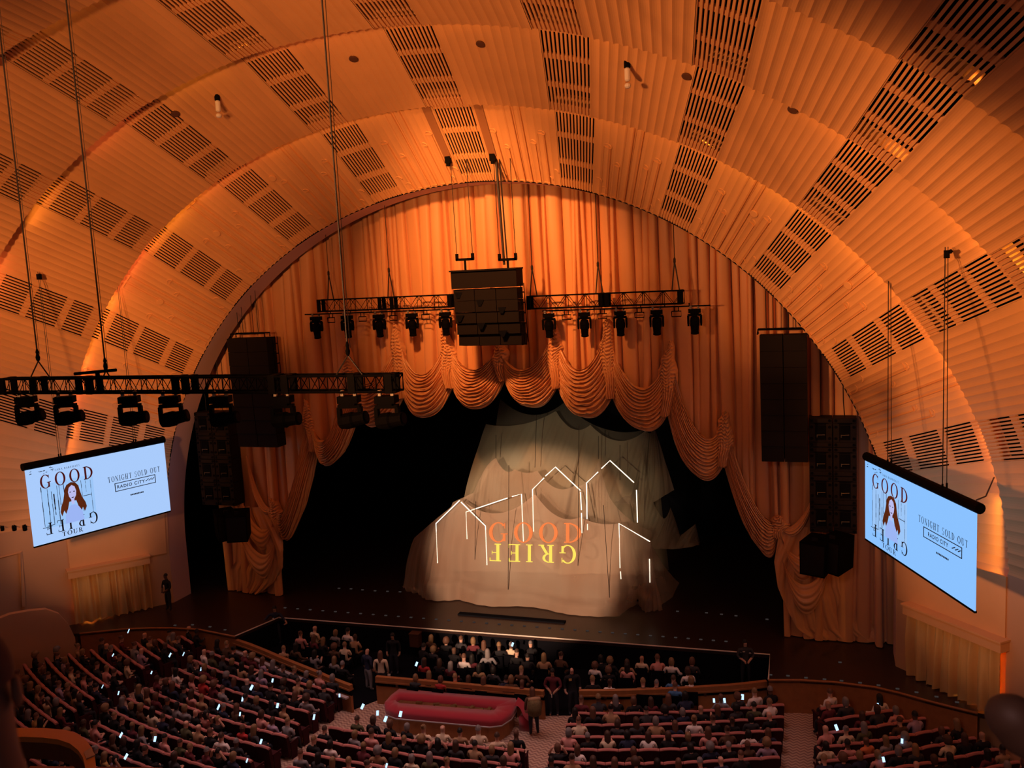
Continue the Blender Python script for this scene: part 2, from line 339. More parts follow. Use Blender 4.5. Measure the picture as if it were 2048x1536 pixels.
# side walls under the arches
for sgn, nm in ((-1, 'left'), (1, 'right')):
    wl = thing('wall_'+nm, f'{nm} side wall stepping back under the ceiling arches', 'wall', kind='structure')
    th0 = PI if sgn < 0 else 0
    for k in range(4):
        A = lip(k, th0); B = lip(k+1, th0, STEP if k else .3)
        mb = MB()
        ea, eb = lip(k, th_end(k, sgn < 0)), lip(k+1, th_end(k+1, sgn < 0), STEP)
        cols = []
        for t in [i/6 for i in range(7)]:
            p0 = A+(B-A)*t; p1 = ea+(eb-ea)*t
            cols.append([Vector((p0.x, p0.y, -2.6)), Vector((p0.x, p0.y, min(2.4, p1.z-1))), Vector(((p0.x+p1.x)/2, p0.y, min(3.6, p1.z-.4))), p1])
        if k: cols = [[v+Vector((sgn*1.5, .02, 0)) for v in cols[0]]]+cols
        mb.grid(cols)
        part(mb, 'wall_panel', MT['wallpl'], wl)
    # smooth panel standing proud over the choral opening
    A = lip(0, th0); B = lip(1, th0)
    d = (B-A); nn = Vector((-sgn*abs(d.y), -abs(d.x), 0)).normalized()
    mb = MB(); hz = (2.5, 4.75) if sgn < 0 else (2.62, 4.72)
    for a, b in ((.03, 1.0),):
        P = [A+d*a, A+d*b]
        up = [lip(0, th_end(0, sgn < 0))*(1-a)+lip(1, th_end(1, sgn < 0))*a, lip(0, th_end(0, sgn < 0))*(1-b)+lip(1, th_end(1, sgn < 0))*b]
        vs = []
        for off in (.0, .07):
            for i in (0, 1):
                vs += [Vector((P[i].x, P[i].y, hz[0]))+nn*off, Vector((up[i].x, up[i].y, hz[1]))+nn*off]
        mb.add(vs, [(4, 6, 7, 5), (0, 4, 5, 1), (2, 3, 7, 6), (0, 2, 6, 4), (1, 5, 7, 3)])
    part(mb, 'upper_panel', MT['plaster'], wl)
    # cornice box and gold curtain of the choral opening
    t0, t1 = (.22, 1.03) if sgn < 0 else (.16, 1.03)
    cw = thing('choral_curtain', f'gold pleated curtain with box pelmet in the {nm} side wall beside the stage', 'curtain', group='gold side curtains')
    mb = MB(); zc = 2.42 if sgn < 0 else 2.5
    P0, P1 = A+d*t0, A+d*t1; P0.z = P1.z = zc
    ln = (P1-P0).length; rz = math.atan2(d.y, d.x)
    mb.box((P0+P1)/2+nn*.22, (ln, .42, .34), rz=rz); mb.box((P0+P1)/2+nn*.24+Vector((0, 0, .19)), (ln+.08, .50, .06), rz=rz)
    part(mb, 'pelmet', MT['plaster'], cw)
    mb = MB(); rows = []; r2 = random.Random(5+sgn)
    nf = 10; ph = [r2.uniform(.7, 1.3) for _ in range(nf)]; cum = [sum(ph[:i])/sum(ph) for i in range(nf+1)]
    us = []
    for i in range(nf):
        for q in range(8): us.append((cum[i]+(cum[i+1]-cum[i])*q/8, i, q/8))
    for u, i, fr in us:
        rw = []
        for z_ in (0.0, .3, .6, .85, 1.0):
            am = (.07+.13*min(1, (1-z_)*2.2))*(.6+.5*math.sin(i*2.7+z_*2))
            off = .20+am*math.cos(2*PI*fr)
            sh = .04*math.sin(i*1.7)*(1-z_)
            rw.append(P0+(P1-P0)*(t0*0+.02+.96*u+sh/ln)+nn*off+Vector((0, 0, (zc-.1)*(z_-1)*1.0+(0.0 if z_ < 1 else 0)-.05)))
        rows.append(rw)
    mb.grid(rows); part(mb, 'curtain_cloth', MT['goldcl'], cw, True)
# ------------------------------------------------------------------ stage
L_ = [(px, py) for px, py in ((470, 1273), (440, 1267), (400, 1259), (350, 1256), (300, 1256), (250, 1258), (200, 1263), (160, 1267))]
R_ = [(1537, 1360), (1600, 1360), (1670, 1364), (1750, 1374), (1800, 1386), (1850, 1400), (1905, 1414), (1955, 1426)]
lipL = [at_z(x, y, 0) for x, y in L_]; lipR = [at_z(x, y, 0) for x, y in R_]
pit = [at_z(557, 1236, 0), at_z(1540, 1310, 0)]
front = lipL[::-1]+pit+lipR
poly = [(-21, lipL[-1].y-.8)]+[(p.x, p.y) for p in front]+[(19.6, lipR[-1].y-.3), (21, -3.2), (24.5, 1), (24.5, 16), (-24.5, 16), (-24.5, 1)]
mb = MB(); mb.prism(poly, -.12, 0.0)
tag(mb.build('floor', MT['stage']), 'dark polished stage floor in front of and behind the arch', 'stage floor', kind='structure')
for nm, pts, m in (('left', lipL, MT['wood']), ('right', lipR, MT['wood'])):
    mb = MB(); mb.grid([[Vector((p.x, p.y, z)) for z in (.0, -1.35)] for p in pts])
    o = mb.build('trim_2' if nm == 'left' else 'trim_3', m); tag(o, f'curved brown wooden stage front on the {nm} side', 'stage front', kind='structure')
    mb = MB(); mb.tube([p+Vector((0, -.02, .0)) for p in pts], .045, 6); part(mb, 'nosing', MT['wood'], o, True)
mb = MB()
pw = [lipL[0]]+pit+[lipR[0]]
mb.grid([[Vector((p.x, p.y+.02, z)) for z in (-.13, -1.5)] for p in pw])
o = mb.build('trim_4', MT['dark']); tag(o, 'black stage front behind the pit seats', 'stage front', kind='structure')
mb = MB(); mb.tube([p+Vector((0, 0, .02)) for p in pw], .03, 5); part(mb, 'edge_strip', MT['pale'], o)
# the black stage box
mb = MB()
mb.add([(-24, 15, -.1), (24, 15, -.1), (24, 15, 26), (-24, 15, 26), (-24, 1.5, -.1), (24, 1.5, -.1), (24, 1.5, 26), (-24, 1.5, 26)], [(0, 1, 2, 3), (0, 3, 7, 4), (1, 5, 6, 2), (3, 2, 6, 7)])
tag(mb.build('wall_back', MT['dark']), 'black masking behind the stage opening', 'wall', kind='structure')
# house floor
C0 = Vector((0, 22))
def pol(r, ph, z=0.0): return Vector((r*math.sin(ph), 22-r*math.cos(ph), z))
HF = -1.25
mb = MB(); mb.grid([[pol(r, math.radians(-48+96*i/60), HF) for i in range(61)] for r in (18, 27, 32, 38, 60)])
tag(mb.build('floor', MT['carpet']), 'house floor under the seats with herringbone carpet', 'floor', kind='structure')
mb = MB(); mb.prism([(p.x, p.y) for p in [lipL[0]]+pit+[lipR[0]]]+[(11.4, -1.75), (9.5, -2.5), (7.4, -3.25), (5.0, -3.9), (3.8, -4.2), (-2.9, -4.5), (-3.5, -5.5), (-5.2, -4.75), (-7.6, -3.85), (-10.3, -2.8)], -1.6, HF+.03)
tag(mb.build('floor', MT['dark']), 'black raised pit floor between the stage and the wooden rails', 'floor', kind='structure')
# stage marker lights
leds = [(570+i*25.2, 1216+i*1.92) for i in range(36)]+[(678, 1177), (702, 1178), (725, 1180), (750, 1182), (775, 1183), (800, 1184), (1355, 1223), (1413, 1226), (1443, 1229), (1472, 1232), (1534, 1239)]
leds += [(1541, 1350), (1576, 1352), (1612, 1356), (1649, 1359), (1683, 1362), (1720, 1366), (1757, 1371), (1795, 1378), (1833, 1385), (1873, 1394), (1914, 1405), (1680, 1325), (385, 1250), (420, 1254), (450, 1260), (350, 1251)]
lm_ = MB(); lm_.box((0, 0, .012), (.12, .07, .024)); lme = lm_.mesh('marker_light', MT['led'])
for i, (px, py) in enumerate(leds):
    o = bpy.data.objects.new('marker_light', lme); col.objects.link(o); o.location = at_z(px, py, 0.0)
    row = ('front row along the stage edge', 'back row upstage of the draped set', 'curved row at right stage edge')[0 if i < 36 else (1 if i < 47 else 2)]
    if i >= 59: row = 'curved row at left stage edge'
    base = i if i < 36 else (i-36 if i < 47 else (i-47 if i < 59 else i-59))
    tag(o, f'small pale floor marker light, {ORD[base] if base < 30 else str(base+1)+"th"} from left in {row}', 'marker light', 'stage floor marker lights')
mb = MB(); q = [at_z(918, 1228, 0), at_z(1130, 1246, 0)]
mb.box((q[0]+q[1])/2+Vector((0, 0, .03)), ((q[1]-q[0]).length, .28, .06))
tag(mb.build('cable_ramp', MT['dark']), 'long black strip lying on the stage floor before the set', 'floor strip')
# ------------------------------------------------------------------ contour curtain
def fnoise(x, s):                      # smooth 1-D noise
    def h(i): return math.sin(i*127.1+s*311.7)*43758.5453 % 1.0
    i = math.floor(x); f = x-i; f = f*f*(3-2*f); return h(i)+(h(i+1)-h(i))*f
cur = thing('contour_curtain', 'huge orange contour curtain gathered up in swags over the stage', 'curtain', (0, 0, 0))
YC = 2.15
Gx = [-11.27, -9.01, -6.72, -4.16, -1.85, .50, 3.0, 5.23, 7.74, 9.85, 11.83]
Gz = [4.47, 9.19, 11.59, 12.55, 12.27, 11.86, 12.47, 12.52, 11.55, 8.73, 4.65]
Jz = [3.25, 7.19, 9.19, 9.65, 10.09, 10.4, 10.06, 9.64, 8.92, 6.91, 4.14]
Jx = [-10.97, -8.74, -6.36, -4.17, -1.8, .64, 2.96, 5.29, 7.53, 9.72, 11.77]
Hz = [3.57, 6.78, 8.39, 8.82, 9.21, 9.26, 8.86, 8.36, 6.6, 3.65]
Tz = [4.99, 7.91, 10.45, 10.76, 10.95, 10.92, 10.89, 10.15, 8.42, 5.73]
Hx = [-10.33, -7.95, -5.66, -2.96, -.62, 1.77, 4.14, 6.55, 8.75, 11.13]
def zbot(x):
    if x <= Gx[0]: return .03
    if x >= Gx[-1]: return .03
    for i in range(10):
        if Gx[i] <= x <= Gx[i+1]:
            u = (x-Gx[i])/(Gx[i+1]-Gx[i]); zl = Gz[i]+(Gz[i+1]-Gz[i])*u
            sag = (Gz[i]+Gz[i+1])/2-Tz[i]
            return zl-sag*(1-(2*u-1)**2)*1.05-.65
# pleats: broad soft flutes with narrow dark creases
r2 = random.Random(11); edges = [-14.6]
while edges[-1] < 17.2: edges.append(edges[-1]+r2.choice((.20, .26, .32, .38, .46, .56, .68)))
xs = []
for i in range(len(edges)-1):
    for q in (0, .03, .08, .16, .3, .5, .7, .84, .92, .97): xs.append((edges[i]+(edges[i+1]-edges[i])*q, i, q))
dep = [r2.uniform(.22, .55) for _ in edges]
asy = [r2.uniform(-.6, .6) for _ in edges]
def pleat(i, fr, zt):
    t = 2*fr-1; b = (1-abs(t)**7)*dep[i]; return -b-asy[i]*t*.12*(1-t*t)
mb = MB(); rows = []
for x, i, fr in xs:
    zt = 20.5-(abs(x)/16)**2*7
    zb = zbot(x); rw = []
    for q in range(25):
        v = q/24; z = zt+(zb-zt)*v
        sway = .10*math.sin(i*1.3+v*2.2)*v+.05*math.sin(i*.7)
        y = YC+(pleat(i, fr, v)*(.75+.35*math.sin(i*2.1+v*3.0)) if 0 < fr else .12)+.10*math.sin(x*.8)+.05*math.sin(x*2.3+z*.25)
        if zb > .1: y -= .12*max(0, v-.75)*4*(.5+.5*math.sin(i*3.3))
        rw.append((x+sway, y, z))
    rows.append(rw)
mb.grid(rows); lpart(mb, 'drape', MT['drape'], cur, True)
def ridg(x): f = x-math.floor(x); return 1-abs(2*f-1)**1.6
for i in range(10):
    mb = MB(); rows = []; NU, NV = 57, 120
    zmT, zmH = Tz[i], Hz[i]; nf = 12+(i % 3)
    for vq in range(NV):
        v = vq/(NV-1); rw = []
        zl = Gz[i]+(Jz[i]-Gz[i])*v**.9; zr = Gz[i+1]+(Jz[i+1]-Gz[i+1])*v**.9
        xl = Gx[i]+(Jx[i]-Gx[i])*v; xr = Gx[i+1]+(Jx[i+1]-Gx[i+1])*v
        zm = zmT+(zmH-zmT)*v; xm = (xl+xr)/2+(Hx[i]-(Gx[i]+Gx[i+1])/2)*v
        pw = 2.1+.45*v
        for uq in range(NU):
            s = 2*uq/(NU-1)-1; s = math.copysign(abs(s)**.85, s)
            u = (s+1)/2
            prof = 1-abs(s)**pw
            x = xl+(xr-xl)*u+(xm-(xl+xr)/2)*(1-s*s); zE = zl+(zr-zl)*u
            z = zE+(zm-(zl+zr)/2)*prof
            ph = v**.8*nf+.8*fnoise(u*2.2+i*9, 1)+.45*fnoise(u*4+v*3, i+2)+.25*fnoise(u*9+v*9, i+3)+.3*s
            am = .21*(1-abs(s)**6)*(.35+.65*min(1, (1-v)*8))+.03
            fold = ridg(ph)*am*1.15+.5*am*ridg(ph*2.3+2*fnoise(u*5+v*3, i+5))+.03*(fnoise(u*17+v*22, i+7)-.5)
            bul = .55*(1-s*s)*(.25+.75*math.sin(PI*min(1, .15+v*.8)))
            rw.append((x, YC-.18-bul-fold, z-.05*fold))
        rows.append(rw)
    # the hem turns under
    rows.append([(x, y+.16, z+.04) for x, y, z in rows[-1]])
    rows.append([(x, y+.3, z+.22) for x, y, z in rows[-2]])
    mb.grid(rows); lpart(mb, 'swag', MT['satin'], cur, True)
for i in range(11):                       # ruched gathers: crumpled chevrons of bunched satin
    mb = MB(); rows = []; H = Gz[i]-Jz[i]+.45; NR = 130; NK = 33
    for q in range(NR):
        v = q/(NR-1); z = Gz[i]+.45-H*v; xc = Gx[i]+(Jx[i]-Gx[i])*v+.05*math.sin(v*9+i)
        w0 = .05+.31*min(1, v*2.6)**.7 if v < .5 else .36-.30*(v-.5)
        rw = []
        for k in range(NK):
            s = 2*k/(NK-1)-1
            ruch = ridg(v*H*7.0+1.3*abs(s)+1.6*fnoise(s*2.2+v*5, i)+.8*fnoise(s*5, i+4))
            verti = ridg(s*3.2+.9*fnoise(v*4, i+6))
            mixv = min(1, max(0, (v-.45)*3.2))
            am = .15*(1-mixv)*ruch+.18*mixv*verti+.05*(fnoise(s*6+v*16, i+9)-.5)
            edge = w0*(1+.35*(fnoise(v*13+(s > 0)*7, i+11)-.5)*(1-mixv*.6))
            rw.append((xc+edge*s, YC-.30-.30*math.sqrt(max(0, 1-s*s))-am*(1-abs(s)**5), z-.10*abs(s)*(1-mixv)+.05*fnoise(s*4, i+2)))
        rows.append(rw)
    mb.grid(rows); lpart(mb, 'gather', MT['satin'], cur, True)
# tails of the curtain reaching the stage at both sides
for nm, inner, outer, g in (('left', [(4.4, -11.3), (3.3, -10.98), (2.4, -10.85), (1.5, -11.0), (.7, -11.6), (.2, -12.3), (.03, -12.6)], -14.2, 0), ('right', [(4.6, 11.83), (4.1, 11.77), (3.2, 11.62), (2.2, 11.75), (1.2, 12.1), (.5, 12.45), (.05, 13.0)], 16.2, 10)):
    mb = MB(); rows = []; sgn = -1 if nm == 'left' else 1; NV, NU = 60, 90
    zs = [p[0] for p in inner]
    for q in range(NV):
        v = q/(NV-1); z = zs[0]+(zs[-1]-zs[0])*v
        for a, b in zip(inner, inner[1:]):
            if a[0] >= z >= b[0]: xi = a[1]+(b[1]-a[1])*((a[0]-z)/(a[0]-b[0]+1e-9)); break
        rw = []
        for k in range(NU):
            u = k/(NU-1); span = min(abs(outer-xi), 2.9)
            x = xi+sgn*span*u
            ph = u*6+(v*2.2)*(1-u)+.7*fnoise(u*3+v*2, 4+g)
            y = YC-.30-.30*(1-u)*math.sin(PI*min(1, .2+.8*v))-.16*ridg(ph)-.05*ridg(ph*2.6)
            zz = z if u > .5 else z-(.0)
            rw.append((x, y+.3*u, max(.02, zz)))
        rows.append(rw)
    rows = [[(r[0][0], r[0][1]+.25, r[0][2])]+r for r in rows]
    mb.grid(rows); lpart(mb, 'tail', MT['satin'], cur, True)
    # hanging half swags with a catenary look at the outer side of the last gather
    for h, (x0, z0, x1, z1, sg) in enumerate((((-12.5, 6.9, -11.3, 4.4, 1.2), (-13.2, 5.6, -11.15, 3.9, 2.2), (-13.3, 4.4, -11.1, 2.9, 2.5)) if sgn < 0 else ((13.2, 6.2, 11.85, 4.6, 1.0), (13.6, 5.0, 11.9, 4.2, 2.0), (13.8, 4.0, 11.9, 3.4, 2.4)))):
        m2 = MB(); rows = []
        for q in range(30):
            v = q/29; rw = []
            for k in range(25):
                u = k/24; s = 2*u-1
                x = x0+(x1-x0)*u; z = z0+(z1-z0)*u-(sg*(.55+.45*v))*(1-abs(s)**2.2)-.25*v*(1-u)
                y = YC-.42-.1*h-.25*(1-s*s)*math.sin(PI*v)-.08*ridg(v*4+.4*fnoise(u*4, h+g))
                rw.append((x, y, max(.03, z)))
            rows.append(rw)
        m2.grid(rows); lpart(m2, 'fold', MT['satin'], cur, True)
# ------------------------------------------------------------------ trusses, lamps
def truss(name, label, a, b, h, dpt, bay, rt, rl, loc, heavy=()):
    t = thing(name, label, 'truss', loc)
    L = (b-a).length; ux = (b-a).normalized(); o = a-Vector(loc)
    def P(x, y, z): return o+ux*x+Vector((0, y, z))
    for y in (-dpt/2, dpt/2):
        for z in (-h/2, h/2):
            m = MB(); m.tube([P(0, y, z), P(L, y, z)], rt, 6); lpart(m, 'chord', MT['black'], t)
    n = max(2, round(L/bay)); m = MB()
    for i in range(n):
        x0, x1 = L*i/n, L*(i+1)/n; xm = (x0+x1)/2
        for y in (-dpt/2, dpt/2):
            m.tube([P(x0, y, h/2), P(xm, y, -h/2), P(x1, y, h/2)], rl, 4)
            m.tube([P(x0, y, h/2), P(x0, y, -h/2)], rl, 4)
        m.tube([P(x0, -dpt/2, h/2), P(x1, dpt/2, h/2)], rl, 4); m.tube([P(x0, -dpt/2, -h/2), P(x1, dpt/2, -h/2)], rl, 4)
    for x in (0, L):
        m.tube([P(x, -dpt/2, -h/2), P(x, dpt/2, -h/2), P(x, dpt/2, h/2), P(x, -dpt/2, h/2), P(x, -dpt/2, -h/2)], rl*1.3, 4)
    lpart(m, 'lacing', MT['black'], t)
    for x in heavy:
        m = MB()
        for y in (-dpt/2, dpt/2): m.box(P(x, y, 0), (.16, .06, h+.06))
        m.box(P(x, 0, h/2), (.16, dpt, .05)); m.box(P(x, 0, -h/2), (.16, dpt, .05)); lpart(m, 'joint_plate', MT['black'], t)
    return t
def moving_head(label, loc, s, tilt, rz=0.0, group=None, proto={}):
    key = 'a'
    if key not in proto:
        b = MB(); b.box((0, 0, -.16), (.50, .36, .17)); b.box((0, 0, -.27), (.34, .28, .06)); proto['base'] = b.mesh('base', MT['black'])
        c = MB(); c.box((0, 0, -.035), (.07, .10, .09)); c.tube([(0, -.05, .02), (0, .05, .02)], .05, 8)
        proto['clamp'] = c.mesh('clamp', MT['steel'])
        y = MB(); y.box((0, 0, -.33), (.56, .18, .09))
        for x in (-.26, .26):
            y.box((x, 0, -.52), (.09, .17, .34)); y.lathe([(.05, -.04), (.11, -.035), (.11, .035), (.05, .04)], (x, 0, -.68), 12, rot=Matrix.Rotation(PI/2, 3, 'Y'))
        proto['yoke'] = y.mesh('yoke', MT['black'])
        h = MB(); h.lathe([(.10, -.30), (.17, -.27), (.20, -.12), (.20, .08), (.17, .14), (.155, .36), (.165, .38), (.165, .44), (.12, .45)], (0, 0, 0), 14)
        proto['head'] = h.mesh('head', MT['black']); e = MB(); e.lathe([(.02, .452), (.12, .455), (.115, .46)], (0, 0, 0), 14); proto['lens'] = e.mesh('lens', MT['speaker']); proto[key] = 1
    t = thing('moving_head_lamp', label, 'stage lamp', loc, rz, group); t.scale = (s, s, s)
    for n in ('base', 'clamp', 'clamp', 'yoke'):
        o = bpy.data.objects.new(n, proto[n]); col.objects.link(o); o.parent = t
        if n == 'clamp': o.location = (.16 if o.name == 'clamp' or int(o.name[-3:]) % 2 == 0 else -.16, 0, 0)
    hd = bpy.data.objects.new('head', proto['head']); col.objects.link(hd); hd.parent = t; hd.location = (0, 0, -.68); hd.rotation_euler = tilt
    o = bpy.data.objects.new('lens', proto['lens']); col.objects.link(o); o.parent = hd
    return t
def cable(name, label, pts, r, cat='cable', group=None, m='cable'):
    b = Vector(pts[0]); mb = MB(); mb.tube([Vector(p)-b for p in pts], r, 5)
    o = mb.build(name, MT[m]); o.location = b; return tag(o, label, cat, group)
YF = -18.0
a = at_y(6, 768, YF); b = at_y(799, 769, YF); zt = (a.z+b.z)/2; a.z = b.z = zt
truss('lighting_truss', 'long black box truss with eight moving lamps hanging across the left of the view', a, b, .33, .33, .44, .026, .013, tuple(a), heavy=[(b-a).length*q for q in (.015, .105, .235, .262, .49, .515, .725, .755, .905, .985)])
hk = [(80, 752), (213, 752), (699, 752)]
for i, (px, py) in enumerate(hk):
    p = at_y(px, py, YF); top = Vector((p.x, YF, 23))
    t = thing('hoist_cable', ('black hoist cable with hook bridle at the outer end of the long truss', 'black twin hoist cable down to the short pipe on the long truss', 'black hoist cable with chain bridle at the inner end of the long truss')[i], 'cable', (p.x, YF, zt+.17))
    m = MB(); hb = .55 if i != 1 else .22
    m.tube([(0, 0, hb), (0, 0, 10.4)], .018, 5); m.tube([(.06, 0, hb), (.08, 0, 10.4)], .008, 4); lpart(m, 'wire', MT['cable'], t)
    m = MB()
    for x in ((-.30, .30) if i != 1 else (-.1, .1)): m.tube([(x, 0, 0), (0, 0, hb*.72)], .016, 5)
    lpart(m, 'bridle', MT['cable'], t)
    m = MB(); m.lathe([(.015, 0), (.04, .035), (.05, .10), (.03, .18), (.04, .22), (.015, .30)], (0, 0, hb*.7), 8); lpart(m, 'hook', MT['black'], t)
p = at_y(150, 752, YF); q = at_y(232, 740, YF)
t = thing('truss_pipe', 'short slanting black pipe clamped on top of the long truss', 'pipe', tuple(p)); m = MB(); m.tube([(0, 0, .05), tuple(q-p)], .04, 6); m.tube([tuple((q-p)*.55), tuple((q-p)*.55+Vector((0, 0, -.2)))], .05, 6); lpart(m, 'tube', MT['black'], t)
FX = [50, 128, 257, 338, 440, 563, 697, 772]
RZ = [.5, .5, .45, .5, .3, .2, .2, .12]
for i, px in enumerate(FX):
    p = at_y(px, 784, YF)
    moving_head(f'black moving head lamp, {ORD[i]} from left under the long front truss', (p.x, YF, zt-.20), .84, (.2, 1.38+.05*(i % 3), 0), RZ[i], 'lamps under the long front truss')
YS = .9
for nm, (ax, ay), (bx, by), hvy, pipe in (('left', (642, 607), (908, 606), (0, .47, .56, .98), (610, 908)), ('right', (1060, 602), (1367, 597), (0, .48, .52, .98), (1085, 1421))):
    a = at_y(ax, ay, YS); b = at_y(bx, by, YS); zs_ = (a.z+b.z)/2; a.z = b.z = zs_; L = (b-a).length
    truss('stage_truss', f'black lattice truss with lamps hanging before the curtain on the {nm} of the speaker cluster', a, b, .50, .40, .75, .028, .014, tuple(a), heavy=[L*q for q in hvy])
    p0 = at_y(pipe[0], ay+24, YS); p1 = at_y(pipe[1], by+20, YS); p0.z = p1.z = zs_-.36
    t = thing('lamp_pipe', f'thin black pipe under the {nm} stage truss', 'pipe', tuple(p0)); m = MB(); m.tube([(0, 0, 0), tuple(p1-p0)], .03, 6)
    for k in range(6): x = (p1-p0).length*(.18+.14*k); m.tube([(x, 0, 0), (x, 0, .12)], .02, 4)
    lpart(m, 'tube', MT['black'], t)
    for i, px in enumerate((631, 693, 757, 823, 890) if nm == 'left' else (1097, 1168, 1240, 1313, 1389)):
        p = at_y(px, 625, YS)
        moving_head(f'black moving head lamp, {ORD[i]} from left under the {nm} stage truss', (p.x, YS, zs_-.40), .92, (PI+.12, 0, 0), .2, f'lamps under the {nm} stage truss')
    for i, px in enumerate((662, 725, 787, 851) if nm == 'left' else (1133, 1205, 1279, 1353)):
        p = at_y(px, 634, YS)
        t = thing('flood_frame', f'small open rectangular lamp bracket, {ORD[i]} from left under the {nm} stage truss', 'lamp bracket', (p.x, YS, zs_-.38))
        m = MB(); m.tube([(-.18, 0, -.16), (.18, 0, -.16), (.18, 0, -.36), (-.18, 0, -.36), (-.18, 0, -.16)], .022, 4); m.tube([(-.08, 0, 0), (-.08, 0, -.16)], .02, 4); m.tube([(.08, 0, 0), (.08, 0, -.16)], .02, 4); lpart(m, 'frame', MT['black'], t)
    for i, px in enumerate((658, 779) if nm == 'left' else (1065, 1197, 1350)):
        p = at_y(px, 560, YS)
        t = thing('hoist_cable', f'black sling and cable, {ORD[i]} from left above the {nm} stage truss', 'cable', (p.x, YS, zs_+.25), group='cables over the stage trusses')
        m = MB(); m.tube([(0, 0, 1.15), (0, 0, 6.5)], .016, 4); lpart(m, 'wire', MT['cable'], t)
        m = MB()
        for x in (-.13, .16): m.tube([(x, 0, 0), (x*.3, 0, .8), (0, 0, 1.1)], .026, 5)
        m.lathe([(.02, 1.02), (.05, 1.08), (.05, 1.2), (.02, 1.26)], (0, 0, 0), 7); lpart(m, 'sling', MT['cable'], t)
# ------------------------------------------------------------------ speakers
YK = -1.1
c0, c1 = at_y(903, 540, YK), at_y(1036, 537, YK); b0, b1 = at_y(920, 692, YK), at_y(1038, 695, YK)
zT, zB = (c0.z+c1.z)/2, (b0.z+b1.z)/2; xa, xb = (c0.x+b0.x)/2-.05, (c1.x+b1.x)/2
sp = thing('speaker_cluster', 'wide black loudspeaker cluster hanging in front of the curtain at centre', 'speaker', ((xa+xb)/2, YK, zB))
W_, H_ = xb-xa, zT-zB
m = MB(); m.box((0, .25, H_-.36), (W_+.04, .8, .70)); m.box((0, .2, H_-.02), (W_+.10, .9, .06)); lpart(m, 'top_cabinet', MT['speaker'], sp)
for c in range(3):
    m = MB(); x = -W_/2+W_*(c+.5)/3; zz = H_-.74; hh = zz/5
    for k in range(5):
        off = .05*k*k*.35
        m.box((x, .3+off, zz-hh*(k+.5)), (W_/3-.025, .7, hh-.015), rot=Matrix.Rotation(-.03*k, 3, 'X'))
    cc = lpart(m, 'speaker_column', MT['speaker'], sp)
    for k in range(2):
        m = MB(); z = zz-hh*(1.0*k*2+.7*c % 2+.5); m.add([(x-.38, -.06, z+.12), (x-.05, -.06, z+.12), (x-.18, -.08, z-.12), (x-.30, -.08, z-.12), (x-.38, .0, z+.12), (x-.05, .0, z+.12), (x-.18, -.0, z-.12), (x-.30, -.0, z-.12)], [(0, 1, 2, 3), (0, 4, 5, 1), (2, 6, 7, 3), (1, 5, 6, 2), (0, 3, 7, 4)])
        lpart(m, 'handle_recess', MT['dark'], cc)
m = MB()
for k in range(6): m.box((W_/2+.07, .3, H_-.95-k*.4), (.05, .5, .05)); 
for y in (.08, .5): m.tube([(W_/2+.09, y, H_-.6), (W_/2+.09, y+.2, .1)], .018, 4)
lpart(m, 'side_ladder', MT['black'], sp)
for i, (px, ppx) in enumerate(((925, 893), (1011, 985))):
    p = at_y(px, 519, YK); tp = at_y(ppx, 318, YK)
    t = thing('hanging_yoke', f'black lifting yoke with two cables over the {("left","right")[i]} half of the speaker cluster', 'lifting yoke', (p.x, YK+.25, p.z))
    m = MB(); m.box((0, 0, 0), (.72, .10, .10)); m.box((-.33, 0, .10), (.10, .10, .26)); m.box((.33, 0, .10), (.10, .10, .26)); m.tube([(0, 0, 0), (0, 0, zT-p.z)], .045, 6); lpart(m, 'bar', MT['black'], t)
    m = MB()
    for x in (-.33, .33): m.tube([(x, 0, .2), (x+(tp.x-p.x)*.12, 0, 4.6)], .014, 4)
    lpart(m, 'wire', MT['cable'], t)
t = thing('hanging_strap', 'thick dark strap and cable pair over the speaker cluster beside the right yoke', 'cable', tuple(at_y(1003, 530, YK)+Vector((0, .3, 0))))
m = MB(); m.tube([(0, 0, 0), (-.12, 0, 4.3)], .055, 5); m.tube([(.14, 0, 0), (.02, 0, 4.3)], .03, 4); lpart(m, 'strap', MT['cable'], t)
for nm, x0, x1, z1, z0, Y in (('left', -11.95, -9.85, 12.6, 7.6, .25), ('right', 11.27, 12.95, 12.2, 7.43, .25)):
    t = thing('line_array', f'tall twin-column black line array hanging at the {nm} edge of the curtain', 'speaker', ((x0+x1)/2, Y, z0))
    Hh = z1-z0
    for c in range(2):
        m = MB(); wd = (x1-x0)/2
        for k in range(8): m.box((-wd/2+wd*c, .35+.012*k*k*.3, Hh-Hh*(k+.5)/8), (wd-.03, .7, Hh/8-.012))
        lpart(m, 'speaker_column', MT['speaker'], t)
    m = MB(); m.tube([(-.9, .1, Hh+.02), (-.9, .1, Hh+.2), (.9, .1, Hh+.2), (.9, .1, Hh+.02)], .03, 5); m.tube([(-.9, .5, Hh+.02), (-.9, .5, Hh+.2), (.9, .5, Hh+.2), (.9, .5, Hh+.02)], .03, 5); lpart(m, 'lifting_frame', MT['black'], t)
    m = MB()
    for x in (-.6, -.35, .2, .45): m.tube([(x, .3, Hh+.2), (x, .3, Hh+5)], .016, 4)
    lpart(m, 'wire', MT['cable'], t)
    if nm == 'left':
        m = MB(); m.tube([(1.2, .2, Hh), (1.22, .35, .8)], .02, 4); m.tube([(1.2, .6, Hh), (1.22, .75, .8)], .02, 4)
        for k in range(9): m.tube([(1.2, .2, Hh-.3-k*.45), (1.2, .62, Hh-.3-k*.45)], .02, 4)
        lpart(m, 'side_ladder', MT['black'], t)
